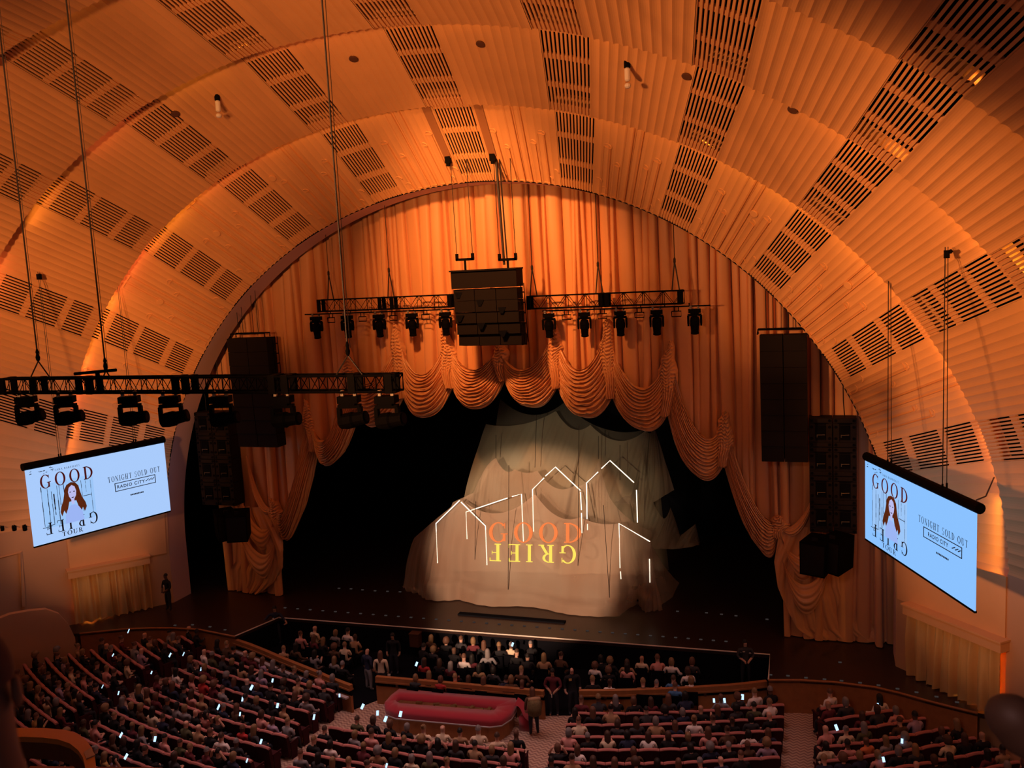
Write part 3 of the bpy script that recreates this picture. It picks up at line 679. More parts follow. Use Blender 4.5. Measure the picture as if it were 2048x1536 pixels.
for nm, x0, x1, z1, z0, Y in (('left', -14.75, -12.85, 9.1, 4.6, 1.0), ('right', 12.96, 14.66, 9.0, 4.6, 1.0)):
    t = thing('horn_array', f'double stack of open-faced horn speakers hanging beside the curtain on the {nm}', 'speaker', ((x0+x1)/2, Y, z0))
    wd = (x1-x0)/2; Hh = z1-z0; nb = 4
    for c in range(2):
        for k in range(nb):
            xc = -wd/2+wd*c; zc = Hh*(k+.5)/nb; hh = Hh/nb-.02
            m = MB(); m.box((xc, .4, zc), (wd-.03, .7, hh))
            # face frame: octagonal cut corners around a deep mouth
            for sx in (-1, 1):
                m.box((xc+sx*(wd/2-.13), .03, zc), (.20, .06, hh*.62))
            m.box((xc, .03, zc+hh*.42), (wd-.06, .06, hh*.14)); m.box((xc, .03, zc-hh*.42), (wd-.06, .06, hh*.14))
            cb = lpart(m, 'speaker_cabinet', MT['horn'], t)
            m = MB(); m.box((xc, .02, zc), (wd*.38, .05, hh*.5)); m.box((xc, .045, zc+hh*.32), (wd*.6, .03, hh*.1)); lpart(m, 'horn_mouth', MT['dark'], cb)
            m = MB()
            for sx in (-1, 1):
                for sz in (-.42, -.2, .2, .42): m.lathe([(.03, -.012), (.055, -.012), (.055, .012), (.02, .012)], (xc+sx*(wd/2-.11), -.012, zc+sz*hh), 8, rot=Matrix.Rotation(PI/2, 3, 'X'))
            lpart(m, 'corner_port', MT['dark'], cb)
            m = MB(); m.tube([(xc-wd*.15, -.03, zc-hh*.06), (xc-wd*.15, -.03, zc-hh*.16)], .012, 4); m.tube([(xc-wd*.15, -.03, zc-hh*.08), (xc+wd*.18, -.03, zc-hh*.07)], .012, 4); lpart(m, 'latch', MT['steel'], cb)
    m = MB(); m.tube([(-wd*.5, .35, Hh), (-wd*.5, .35, Hh+3.2)], .015, 4); m.tube([(wd*.5, .35, Hh), (wd*.45, .2, Hh+.6), (wd*.4, .35, Hh+3.2)], .02, 4); lpart(m, 'wire', MT['cable'], t)
for nm, px, py, rz_ in (('left', 478, 1052, .35), ('right', 1634, 1112, -.4), ('outer left', 452, 1050, .9), ('outer right', 1672, 1108, -.7)):
    p = at_y(px, py, .15)
    t = thing('hung_speaker', f'dark boxy speaker hung under the horn array, {nm} one, angled to the seats', 'speaker', (p.x, .15, p.z), rz_)
    m = MB(); h = .72; wt = .5
    m.add([(-wt*.95, -.45, -h*.9), (wt*.95, -.45, -h*.9), (wt*.8, .45, -h*.7), (-wt*.8, .45, -h*.7), (-wt, -.40, h*.8), (wt, -.40, h*.8), (wt*.85, .5, h), (-wt*.85, .5, h)], [(0, 3, 2, 1), (0, 1, 5, 4), (1, 2, 6, 5), (2, 3, 7, 6), (3, 0, 4, 7), (4, 5, 6, 7)]); lpart(m, 'cabinet', MT['black'], t)
    m = MB(); m.add([(-wt*.88, -.462, -h*.82), (wt*.88, -.462, -h*.82), (wt*.92, -.415, h*.72), (-wt*.92, -.415, h*.72)], [(0, 1, 2, 3)]); m.box((0, -.2, h*.95), (.2, .1, .12)); lpart(m, 'front_grille', MT['speaker'], t)
# ------------------------------------------------------------------ draped set
st = thing('draped_set', 'pale translucent fabric draped over the set pieces in the middle of the stage', 'fabric', (0, 0, 0))
def cat_line(pts, n=14):
    out = []
    for (x0, y0, s), (x1, y1, _) in zip(pts, pts[1:]):
        for k in range(n):
            u = k/n; out.append((x0+(x1-x0)*u, y0+(y1-y0)*u+s*4*u*(1-u)))
    out.append(pts[-1][:2]); return out
SHEETS = []
def sheet(name, top, bot, yt, yb, m, foldn, amp, seed, bulge=.0, nv=26):
    T_, B_ = cat_line(top), cat_line(bot); n = 150
    def samp(L, u):
        f = u*(len(L)-1); i = min(int(f), len(L)-2); f -= i; return L[i][0]+(L[i+1][0]-L[i][0])*f, L[i][1]+(L[i+1][1]-L[i][1])*f
    rows = []
    for i in range(n+1):
        u = i/n; tx, ty = samp(T_, u); bx, by = samp(B_, u)
        Pt = at_y(tx, ty, yt); Pb = at_y(bx, by, yb) if by < 1140 else at_z(bx, by, .04)
        rw = []
        for k in range(nv+1):
            v = k/nv; P = Pt.lerp(Pb, v)
            wt = .2+.8*abs(2*u-1)**1.6 if n else 1
            f = wt*amp*(ridg(u*foldn+.8*fnoise(u*6+v*1.5, seed)+.3*v)-.5)*min(1, .25+v)+amp*.6*(fnoise(u*9+v*4, seed+3)-.5)
            f += .10*(1-v)**2.5*ridg(u*foldn*2.6+1.4*fnoise(u*7, seed+5)+v*1.5)*min(1, v*8)
            if name == 'gauze_layer' and bulge == .25 and .1 < u < .97: f += .34*max(0, min(1, (v-.80+.05*math.sin(u*9))/.05))*min(1, (u-.1)*8, (.97-u)*12)
            P.y += -f-bulge*math.sin(PI*v); rw.append(P)
        rows.append(rw)
    SHEETS.append(rows); mb = MB(); mb.grid(rows); return lpart(mb, name, MT[m], st, True)
# (px, py, sag) outlines of each layer, hung from real lines at several depths
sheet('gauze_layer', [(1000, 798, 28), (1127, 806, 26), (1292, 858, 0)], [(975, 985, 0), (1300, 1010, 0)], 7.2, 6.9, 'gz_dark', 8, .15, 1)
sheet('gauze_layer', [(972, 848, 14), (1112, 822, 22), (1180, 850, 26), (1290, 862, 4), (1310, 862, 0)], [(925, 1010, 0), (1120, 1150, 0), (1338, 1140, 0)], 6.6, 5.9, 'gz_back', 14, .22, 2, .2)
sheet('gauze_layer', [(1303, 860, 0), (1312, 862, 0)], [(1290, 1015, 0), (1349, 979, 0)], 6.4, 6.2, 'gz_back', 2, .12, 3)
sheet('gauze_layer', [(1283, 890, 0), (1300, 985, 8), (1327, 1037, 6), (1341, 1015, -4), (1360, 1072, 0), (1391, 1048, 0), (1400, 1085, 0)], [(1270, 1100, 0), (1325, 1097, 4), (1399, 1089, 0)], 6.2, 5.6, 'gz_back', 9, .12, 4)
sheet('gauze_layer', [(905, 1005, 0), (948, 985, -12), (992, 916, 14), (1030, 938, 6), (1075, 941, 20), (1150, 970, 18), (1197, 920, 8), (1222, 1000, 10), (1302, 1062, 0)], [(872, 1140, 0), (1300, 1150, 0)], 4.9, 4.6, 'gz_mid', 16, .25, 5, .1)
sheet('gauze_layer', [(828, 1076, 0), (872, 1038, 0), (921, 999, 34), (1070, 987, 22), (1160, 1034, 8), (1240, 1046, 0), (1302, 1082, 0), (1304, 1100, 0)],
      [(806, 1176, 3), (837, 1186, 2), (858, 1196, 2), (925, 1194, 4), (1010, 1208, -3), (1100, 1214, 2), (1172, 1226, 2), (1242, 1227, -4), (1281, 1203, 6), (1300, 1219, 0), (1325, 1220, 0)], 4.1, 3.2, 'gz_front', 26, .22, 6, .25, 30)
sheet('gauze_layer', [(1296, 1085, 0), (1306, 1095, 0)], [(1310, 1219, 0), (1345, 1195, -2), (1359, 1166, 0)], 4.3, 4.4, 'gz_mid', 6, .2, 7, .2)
m = MB(); rows = []
for i in range(14):
    u = i/13; p = at_z(806+34*u, 1174+10*u, .03); rows.append([p+Vector((0, .12*math.sin(k/5*PI*2), .0+.14*math.sin(PI*k/5)*(.5+.5*math.sin(i*1.7)))) for k in range(6)])
m.grid(rows); lpart(m, 'fabric_bunch', MT['gz_front'], st, True)
# neon house outlines under the fabric
HOUSES = [('pointed neon house outline at the left end under the gauze', 3.75, [[(875, 1126), (872, 1047), (919, 1001)], [(922, 1004), (971, 1052), (974, 1130)]]),
          ('slant-roofed neon outline behind the first pointed house', 4.6, [[(934, 1078), (932, 1024), (1015, 996)], [(1024, 993), (1043, 988), (1047, 1083)]]),
          ('pointed neon house outline in the middle of the set', 4.65, [[(1067, 1063), (1065, 979), (1088, 956)], [(1091, 952), (1111, 934), (1161, 981)], [(1161, 984), (1163, 1020)], [(1163, 1026), (1164, 1066)]]),
          ('tallest pointed neon house outline, right of the middle one', 4.75, [[(1174, 1038), (1173, 966), (1196, 944)], [(1203, 937), (1220, 921), (1268, 965)], [(1273, 980), (1275, 1045)], [(1175, 1048), (1175, 1060)]]),
          ('half-roof neon outline at the right end under the gauze', 3.8, [[(1240, 1136), (1238, 1047), (1300, 1083)], [(1241, 1143), (1242, 1158)], [(1299, 1118), (1300, 1165)]])]
for lab, Y, segs in HOUSES:
    b_ = at_y(*segs[0][0], Y); t = thing('neon_house_frame', lab, 'neon light', (b_.x, Y, .0))
    for s in segs:
        m = MB(); m.tube([at_y(x, y, Y)-Vector((b_.x, Y, 0)) for x, y in s], .024, 5); lpart(m, 'neon_tube', MT['neon'], t)
# riser and thin hanging lines
q0, q1 = at_z(920, 1212, .0), at_z(1288, 1222, .0)
t = thing('stage_riser', 'low black platform on short legs under the draped fabric', 'platform', ((q0.x+q1.x)/2, 4.75, 0))
m = MB(); m.box((0, 0, .26), (q1.x-q0.x+.4, 1.6, .10)); lpart(m, 'deck', MT['black'], t)
lg = MB(); lg.tube([(0, 0, 0), (0, 0, .22)], .03, 6); lme = lg.mesh('leg', MT['steel'])
for k in range(10):
    o = bpy.data.objects.new('leg', lme); col.objects.link(o); o.parent = t; o.location = (-(q1.x-q0.x)/2+(q1.x-q0.x)*k/9, -.7, 0)
for i, (x0, y0, x1, y1, Y) in enumerate(((951, 1003, 950, 1122, 3.3), (1018, 930, 1016, 1207, 2.9), (1073, 830, 1070, 935, 5.2), (1158, 850, 1156, 1136, 3.1), (1197, 872, 1197, 918, 5.5), (1240, 890, 1240, 960, 5.5), (1207, 1010, 1221, 1226, 2.8), (992, 870, 992, 916, 5.4))):
    cable('rigging_line', f'thin black rigging line, {ORD[i]} of those hanging before the draped fabric', [at_y(x0, y0, Y), at_y(x1, y1, Y)], .014, 'rigging line', 'rigging lines of the draped set')
# ------------------------------------------------------------------ serif lettering built from strokes
TH, TN = .17, .055
def arc(cx, cy, rx, ry, a0, a1, n=22, T=TH, t=TN):
    out = []
    for i in range(n):
        q = []
        for a in (a0+(a1-a0)*i/n, a0+(a1-a0)*(i+1)/n):
            a = math.radians(a); c, s = math.cos(a), math.sin(a)
            q.append(((cx+rx*c, cy+ry*s), (cx+(rx-T)*c, cy+(ry-t)*s)))
        out.append([q[0][0], q[1][0], q[1][1], q[0][1]])
    return out
def rect(x0, y0, x1, y1): return [(x0, y0), (x1, y0), (x1, y1), (x0, y1)]
def stem(x, T=TH, y0=0, y1=1, sl=True, sh=True):
    o = [rect(x, y0, x+T, y1)]
    if sl: o.append(rect(x-.09, y0, x+T+.09, y0+TN))
    if sh: o.append(rect(x-.09, y1-TN, x+T+.09, y1))
    return o
def diag(x0, y0, x1, y1, T): return [[(x0, y0), (x0+T, y0), (x1+T, y1), (x1, y1)]]
def glyph(c):
    if c == 'O': return arc(.45, .5, .45, .52, 0, 360, 36), .90
    if c == 'G': return arc(.45, .5, .45, .52, 42, 318, 30)+stem(.66, .13, .05, .44, False, False)+[rect(.56, .40, .90, .45), rect(.74, .70, .78, .98)], .90
    if c == 'C': return arc(.45, .5, .45, .52, 45, 315, 30)+[rect(.73, .68, .77, .98)], .80
    if c == 'D': return stem(.09)+arc(.20, .5, .62, .5, -90, 90, 22)+[rect(.1, 0, .3, TN), rect(.1, 1-TN, .3, 1)], .84
    if c == 'R': return stem(.09)+arc(.26, .74, .36, .26, -90, 90, 14, .15)+[rect(.2, .48, .3, .53), rect(.2, .95, .3, 1)]+diag(.58, 0, .30, .50, .17)+[rect(.52, 0, .84, TN)], .84
    if c == 'P': return stem(.09)+arc(.26, .72, .36, .28, -90, 90, 14, .15)+[rect(.2, .44, .3, .49), rect(.2, .95, .3, 1)], .66
    if c == 'B': return stem(.09)+arc(.26, .75, .32, .25, -90, 90, 14, .14)+arc(.26, .26, .38, .27, -90, 90, 14, .15)+[rect(.2, .47, .3, .52), rect(.2, .95, .3, 1), rect(.2, 0, .3, .05)], .70
    if c == 'I': return stem(.10), .38
    if c == 'E': return stem(.09)+[rect(.1, 0, .66, TN), rect(.1, 1-TN, .62, 1), rect(.1, .48, .50, .53), rect(.61, 0, .66, .22), rect(.57, .8, .62, 1), rect(.46, .4, .50, .61)], .74
    if c == 'F': return stem(.09)+[rect(.1, 1-TN, .62, 1), rect(.1, .48, .50, .53), rect(.57, .8, .62, 1), rect(.46, .4, .50, .61)], .68
    if c == 'L': return stem(.09)+[rect(.1, 0, .62, TN), rect(.57, 0, .62, .24)], .68
    if c == 'T': return stem(.30, sh=False)+[rect(.02, 1-TN, .76, 1), rect(.02, .78, .06, 1), rect(.72, .78, .76, 1)], .78
    if c == 'H': return stem(.09)+stem(.60)+[rect(.2, .48, .65, .53)], .88
    if c == 'N': return stem(.10, .06)+stem(.70, .06, sl=False)+diag(.06, 1, .60, 0, .17), .86
    if c == 'U': return stem(.10, sl=False, y0=.28)+stem(.66, .06, sl=False, y0=.28)+arc(.41, .3, .31, .32, 180, 360, 16, .14), .84
    if c == 'S': return arc(.32, .74, .28, .28, 30, 250, 16, .12)+arc(.32, .27, .30, .29, -150, 80, 18, .12)+[rect(.54, .72, .58, .98), rect(.03, .02, .07, .28)], .64
    if c == 'A': return diag(.04, 0, .38, 1, .06)+diag(.60, 0, .32, 1, .16)+[rect(.2, .32, .62, .37), rect(-.03, 0, .2, TN), rect(.5, 0, .86, TN)], .84
    if c == 'Y': return stem(.32, sh=False, y1=.5)+diag(.32, .48, .02, 1, .16)+diag(.40, .48, .70, 1, .06)+[rect(-.05, 1-TN, .28, 1), rect(.6, 1-TN, .86, 1)], .82
    return [], .42
def word(parent, text, place, mm, gap=.16, flip=False, cuts=1):
    """place(u, v) turns letter space (cap height 1) into a point; flip turns the whole word upside down"""
    x = 0; polys = []
    for c in text:
        g, w_ = glyph(c)
        if g: polys.append([[(px+x, py) for px, py in q] for q in g])
        x += w_+gap
    x -= gap
    for gl in polys:
        mb = MB()
        for q in gl:
            if flip: q = [(x-a, 1-b) for a, b in q]
            if cuts > 1 and len(q) == 4:
                la, lb = [], []
                ver = math.hypot(q[3][0]-q[0][0], q[3][1]-q[0][1]) > math.hypot(q[1][0]-q[0][0], q[1][1]-q[0][1])
                e0, e1 = ((q[0], q[3]), (q[1], q[2])) if ver else ((q[0], q[1]), (q[3], q[2]))
                P = [[place((s[0]+(e[0]-s[0])*k/cuts)/x, s[1]+(e[1]-s[1])*k/cuts) for s, e in (e0, e1)] for k in range(cuts+1)]
                mb.grid(P)
            else: mb.add([place(a/x, b) for a, b in q], [tuple(range(len(q)))])
        lpart(mb, 'letter', mm, parent)
# projected words made as glowing letters laid on the front gauze, following its folds
from mathutils.bvhtree import BVHTree
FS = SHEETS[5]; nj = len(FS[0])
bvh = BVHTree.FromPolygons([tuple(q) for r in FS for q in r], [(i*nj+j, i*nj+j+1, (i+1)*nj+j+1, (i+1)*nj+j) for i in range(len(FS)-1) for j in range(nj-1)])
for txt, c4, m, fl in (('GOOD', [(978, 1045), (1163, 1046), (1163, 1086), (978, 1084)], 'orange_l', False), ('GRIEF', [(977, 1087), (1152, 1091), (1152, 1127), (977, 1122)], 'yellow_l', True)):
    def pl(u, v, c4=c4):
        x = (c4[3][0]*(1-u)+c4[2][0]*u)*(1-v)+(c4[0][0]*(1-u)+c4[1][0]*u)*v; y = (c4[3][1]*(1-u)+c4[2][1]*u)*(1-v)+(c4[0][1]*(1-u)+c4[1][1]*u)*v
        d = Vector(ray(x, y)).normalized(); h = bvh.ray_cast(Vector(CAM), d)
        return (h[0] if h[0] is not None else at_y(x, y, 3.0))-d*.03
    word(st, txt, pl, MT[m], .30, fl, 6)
# ------------------------------------------------------------------ side screens
def sans(parent, text, M4, size, m):
    cu = bpy.data.curves.new('lettering', 'FONT'); cu.body = text; cu.size = size; cu.extrude = 0; cu.align_x = 'CENTER'; cu.align_y = 'CENTER'; cu.offset = size*.02; cu.space_character = 1.25
    o = bpy.data.objects.new('lettering', cu); me = bpy.data.meshes.new_from_object(o); bpy.data.objects.remove(o)
    me.materials.clear(); me.materials.append(MT[m]); o = bpy.data.objects.new('lettering', me); col.objects.link(o); o.parent = parent; o.matrix_local = M4; return o
def screen(nm, cor, ydep, m):
    (tlx, tly), (trx, try_), (brx, bry), (blx, bly) = cor
    TL, BL = at_y(tlx, tly, ydep[0]), at_y(blx, bly, ydep[0]); TR, BR = at_y(trx, try_, ydep[1]), at_y(brx, bry, ydep[1])
    zt_, zb_ = (TL.z+TR.z)/2, (BL.z+BR.z)/2
    l = Vector(((TL.x+BL.x)/2, (TL.y+BL.y)/2, zb_)); r = Vector(((TR.x+BR.x)/2, (TR.y+BR.y)/2, zb_))
    W = (r-l).length; H = zt_-zb_; rz = math.atan2(r.y-l.y, r.x-l.x)
    t = thing('projection_screen', f'bright blue-white hanging screen with tour poster, at the {nm} of the stage', 'screen', tuple(l), rz)
    b = MB(); b.box((W/2, .02, H/2), (W, .03, H)); lpart(b, 'screen_surface', MT[m], t)
    b = MB(); b.tube([(-.06, .08, H+.12), (W+.06, .08, H+.12)], .15, 12); b.box((W/2, .03, -.03), (W, .07, .06)); lpart(b, 'screen_case', MT['black'], t)
    S = -.004
    def put(u0, v0, u1, v1):
        return lambda a, b_: Vector(((u0+(u1-u0)*a)*W, S, (v0+(v1-v0)*b_)*H))
    def lw(text, box, m_='ink', gap=.2, flip=False):
        word(t, text, put(*box), MT[m_], gap, flip)
    # painted boards behind the portrait
    q = MB(); p_ = put(0, 0, 1, 1)
    q.add([p_(.085, .19)+Vector((0, .002, 0)), p_(.44, .19)+Vector((0, .002, 0)), p_(.44, .77)+Vector((0, .002, 0)), p_(.085, .77)+Vector((0, .002, 0))], [(0, 1, 2, 3)]); lpart(q, 'poster_boards', MT['boardp'], t)
    q = MB(); rr = random.Random(3)
    for x, z0, z1, w_ in ((.085, .22, .74, .004), (.125, .24, .70, .004), (.15, .22, .66, .003), (.165, .34, .62, .006), (.19, .20, .72, .004), (.205, .45, .72, .003), (.235, .6, .74, .003), (.355, .30, .72, .0025), (.385, .55, .74, .002), (.42, .25, .70, .0025)):
        n = 8
        for k in range(n):
            a, b_ = z0+(z1-z0)*k/n, z0+(z1-z0)*(k+1)/n; ww = w_*rr.uniform(.5, 1.5)
            q.add([p_(x-ww/2, a), p_(x+ww/2, a), p_(x+ww/2, b_), p_(x-ww/2, b_)], [(0, 1, 2, 3)])
    for x0, x1, z in ((.07, .13, .20), (.36, .42, .50), (.10, .15, .215)): q.add([p_(x0, z), p_(x1, z), p_(x1, z+.008), p_(x0, z+.008)], [(0, 1, 2, 3)])
    for k in range(12):
        x, z = .02+.15*rr.random(), .90+.07*rr.random(); s_ = rr.uniform(.004, .012); q.add([p_(x, z), p_(x+s_*2, z+s_*.5), p_(x+s_*1.6, z+s_*1.6), p_(x+s_*.3, z+s_)], [(0, 1, 2, 3)])
    lpart(q, 'board_lines', MT['ink'], t)
    # portrait of a person with long hair
    def blob(pts, m_, nm_, dy):
        q = MB(); q.add([p_(x, z)+Vector((0, dy, 0)) for x, z in pts], [tuple(range(len(pts)))]); lpart(q, nm_, MT[m_], t)
    blob([(.255, .70), (.285, .725), (.315, .71), (.335, .66), (.342, .58), (.352, .50), (.372, .42), (.378, .36), (.362, .30), (.35, .36), (.335, .30), (.322, .38), (.31, .47), (.262, .47), (.25, .39), (.235, .31), (.222, .37), (.205, .30), (.196, .36), (.205, .43), (.222, .50), (.232, .58), (.238, .65)], 'hairp', 'portrait_hair', -.001)
    blob([(.26, .60), (.268, .655), (.288, .685), (.308, .66), (.316, .60), (.312, .54), (.298, .495), (.297, .43), (.277, .43), (.276, .495), (.264, .54)], 'facep', 'portrait_face', -.002)
    blob([(.222, .19), (.228, .30), (.245, .37), (.272, .42), (.30, .42), (.325, .38), (.345, .31), (.352, .19)], 'shirtp', 'portrait_shirt', -.0015)
    q = MB()
    for x0, x1, z in ((.267, .282, .598), (.294, .309, .598), (.277, .300, .522)): q.add([p_(x0, z)+Vector((0, -.004, 0)), p_((x0+x1)/2, z-.012)+Vector((0, -.004, 0)), p_(x1, z)+Vector((0, -.004, 0)), p_((x0+x1)/2, z+.004)+Vector((0, -.004, 0))], [(0, 1, 2, 3)])
    lpart(q, 'portrait_features', MT['ink'], t)
    lw('GOOD', (.085, .715, .445, .89), 'inkr', .34)
    lw('GRIEF', (.085, .105, .445, .26), 'ink', .42, True)
    lw('TOUR', (.19, .035, .335, .095), 'ink', .2)
    lw('SARA BAREILLES', (.19, .915, .36, .938), 'ink', .22)
    lw('TONIGHT SOLD OUT', (.545, .60, .945, .675), 'ink', .28)
    q = MB()
    for a, b_, c, d in ((.59, .455, .905, .465), (.59, .565, .905, .575), (.59, .455, .596, .575), (.899, .455, .905, .575)): q.add([p_(a, b_), p_(c, b_), p_(c, d), p_(a, d)], [(0, 1, 2, 3)])
    for k, x in enumerate((.825, .838, .85, .862, .872, .882)): z = .512+.014*(k % 2); q.add([p_(x, z-.008), p_(x+.014, z+.004), p_(x+.014, z+.014), p_(x, z+.003)], [(0, 1, 2, 3)])
    for k in range(9): x = .70+.0115*k; q.add([p_(x, .355), p_(x+.009, .355), p_(x+.009, .375), p_(x, .375)], [(0, 1, 2, 3)])
    lpart(q, 'sign_box', MT['ink'], t)
    sans(t, 'RADIO CITY', Matrix.Translation((.712*W, S, .513*H)) @ Matrix.Rotation(PI/2, 4, 'X'), .062*H*1.0, 'ink')
    return t, W, H
tl, Wl, Hl = screen('left', ((50, 934), (330, 891), (341, 1030), (66, 1083)), (-7.6, -1.9), 'scr_l')
trr, Wr, Hr = screen('right', ((1730, 936), (1953, 1006), (1949, 1195), (1730, 1098)), (-1.95, -8.2), 'scr_r')
for t, W, H, nm, hooks in ((tl, Wl, Hl, 'left', ((.24, (-15.69, -6.2, 15.66)), (.78, (-14.46, -3.2, 15.09)))), (trr, Wr, Hr, 'right', ((.24, (15.48, -3.25, 13.88)), (.74, (16.82, -6.58, 14.84))))):
    Rz = Matrix.Rotation(t.rotation_euler.z, 3, 'Z')
    for f, hp in hooks:
        b = t.location+Rz @ Vector((f*W, .08, H+.24)); hp = Vector(hp)
        c = thing('screen_cable', f'thin twin wires from the ceiling arch to the {"inner" if abs(hp.x) < 15.6 else "outer"} end of the {nm} screen', 'cable', tuple(b))
        m = MB(); d = Vector((0, 0, hp.z-b.z+.25))
        m.tube([(-.05, 0, 0), (-.04, 0, d.z)], .014, 4); m.tube([(.06, 0, 0), (.03, 0, d.z)], .011, 4); lpart(m, 'wire', MT['cable'], c)
        m = MB(); m.tube([(-.05, 0, -.05), (-.05, 0, .12)], .03, 5); m.tube([(.06, 0, -.05), (.06, 0, .15)], .03, 5); m.box((0, 0, -.06), (.22, .08, .08)); lpart(m, 'turnbuckle', MT['black'], c)
        if abs(hp.x) > 15.6:
            m = MB(); m.box((0, 0, hp.z-b.z+.05), (.14, .14, .22)); m.lathe([(.02, -.06), (.07, 0), (.02, .06)], (.09, -.06, hp.z-b.z+.12), 8); lpart(m, 'ceiling_hook', MT['black'], c)
p0 = at_y(1953, 1000, -8.1); p1 = at_wall(1988, 955, (18.95, -3.265), (22.1, -7.7))
cable('tie_rope', 'slack dark rope from the right screen case to the arch', [p0, p0.lerp(p1, .5)+Vector((0, 0, -.25)), p1], .022, 'rope')
# ceiling lamps and small fittings on the arches
for px, py, k, nm in ((437, 193, 1, 'left'), (1254, 128, 1, 'right')):
    best = min(((th/2, t/20) for th in range(10, 350) for t in range(2, 20)), key=lambda a: (lambda q: (q[0]-px)**2+(q[1]-py)**2)(to_px(surf(k, math.radians(a[0]), math.radians(a[0]), a[1], 0))))
    P = surf(k, math.radians(best[0]), math.radians(best[0]), best[1], 0)
    t = thing('ceiling_lamp', f'small white tubular lamp hanging from the second arch, {nm} of the crown', 'lamp', tuple(P))
    m = MB(); m.tube([(0, 0, .1), (0, 0, -.1)], .10, 8); lpart(m, 'socket', MT['black'], t)
    m = MB(); m.lathe([(.05, -.10), (.09, -.14), (.09, -.46), (.05, -.50)], (0, 0, 0), 10); lpart(m, 'shade', MT['pale'], t)
    m = MB(); m.lathe([(.07, -.56), (.10, -.60), (.10, -.66), (.06, -.70)], (0, 0, 0), 10); lpart(m, 'ring', MT['pale'], t)
for px, py, k in ((348, 228, 1), (706, 112, 1), (963, 89, 1), (1372, 152, 1), (545, 356, 0), (436, 468, 0), (1508, 431, 0), (1700, 569, 0), (1586, 221, 1), (316, 603, 0)):
    best = min(((th/2, t/20) for th in range(10, 350) for t in range(0, 21)), key=lambda a: (lambda q: (q[0]-px)**2+(q[1]-py)**2)(to_px(surf(k, math.radians(a[0]), math.radians(a[0]), a[1], 0))))
    th = math.radians(best[0]); P = surf(k, th, th, best[1], -.01)
    ax = (surf(k, th, th, best[1]+.05, 0)-surf(k, th, th, best[1], 0)).normalized(); tg = Vector((-math.sin(th), 0, math.cos(th))); nn = tg.cross(ax).normalized()
    t = thing('ceiling_hatch', f'small round hatch on the {names[k]} arch near the {"left" if px < 600 else "right" if px > 1300 else "crown"}, {ORD[[348, 706, 963, 1372, 545, 436, 1508, 1700, 1586, 316].index(px)]} of its kind', 'hatch', tuple(P), group='hatches on the arches')
    R = Matrix((tg, ax, nn)).transposed(); m = MB(); m.lathe([(.12, -.03), (.15, -.02), (.15, .02), (.12, .03), (.03, .03)], (0, 0, 0), 14, rot=R); lpart(m, 'cover', MT['woodd'] if k else MT['plaster'], t)
# ------------------------------------------------------------------ left and right edges of the house
WA, WB = (-18.95, -3.265), (-22.75, -7.76)
dr = thing('door_1', 'tall cream door in a plain frame in the left wall', 'door', kind='structure')
q = [at_wall(x, y, WA, WB)+Vector((.10, -.06, 0)) for x, y in ((-30, 1120), (38, 1104), (46, 1210), (-30, 1228))]
def slab(Q, dd):
    m = MB(); n_ = (Q[1]-Q[0]).cross(Q[3]-Q[0]).normalized()*dd; m.add(Q+[p+n_ for p in Q], [(0, 1, 2, 3), (4, 7, 6, 5), (0, 4, 5, 1), (1, 5, 6, 2), (2, 6, 7, 3), (3, 7, 4, 0)]); return m
part(slab(q, .05), 'door_leaf', MT['plaster'], dr)
fr = MB(); fr.tube([q[3]+Vector((.08, -.05, 0)), q[0]+Vector((.08, -.05, 0)), q[1]+Vector((.08, -.05, .02)), q[2]+Vector((.08, -.05, 0))], .10, 4); part(fr, 'door_frame', MT['wallpl'], dr)
for i, px in enumerate((3, 27, 48)):
    p = at_wall(px, 1054, WA, WB)+Vector((.15, -.1, 0))
    t = thing('wall_spotlight', f'small black spotlight on the left wall rail, {ORD[i]} from left', 'spotlight', tuple(p), group='wall spotlights')
    m = MB(); m.lathe([(.05, -.14), (.09, -.12), (.10, .08), (.04, .12)], (0, 0, 0), 9); m.box((0, .08, .12), (.05, .2, .05)); lpart(m, 'body', MT['black'], t)
    m = MB(); m.tube([(-.35, .1, .12), (.45, -.3, .12)], .02, 4); lpart(m, 'rail', MT['black'], t)
A_, B_ = (-17.6, -4.7), (-23, -12.3)
top = [(-20, 1245), (20, 1229), (60, 1222), (92, 1219), (118, 1228), (138, 1250), (150, 1275), (153, 1306)]
mb = MB(); n_ = Vector((.8, -.57, 0))*.3; rows = []
for x, y in top:
    P = at_wall(x, y, A_, B_); rows.append([Vector((P.x, P.y, -2.2)), P, P-n_, Vector((P.x, P.y, -2.2))-n_])
mb.grid(rows); mb.add(rows[-1], [(0, 1, 2, 3)])
tag(mb.build('ramp_parapet', MT['wallpl']), 'curved plain brown parapet wall below the door at the left edge', 'parapet', kind='structure')
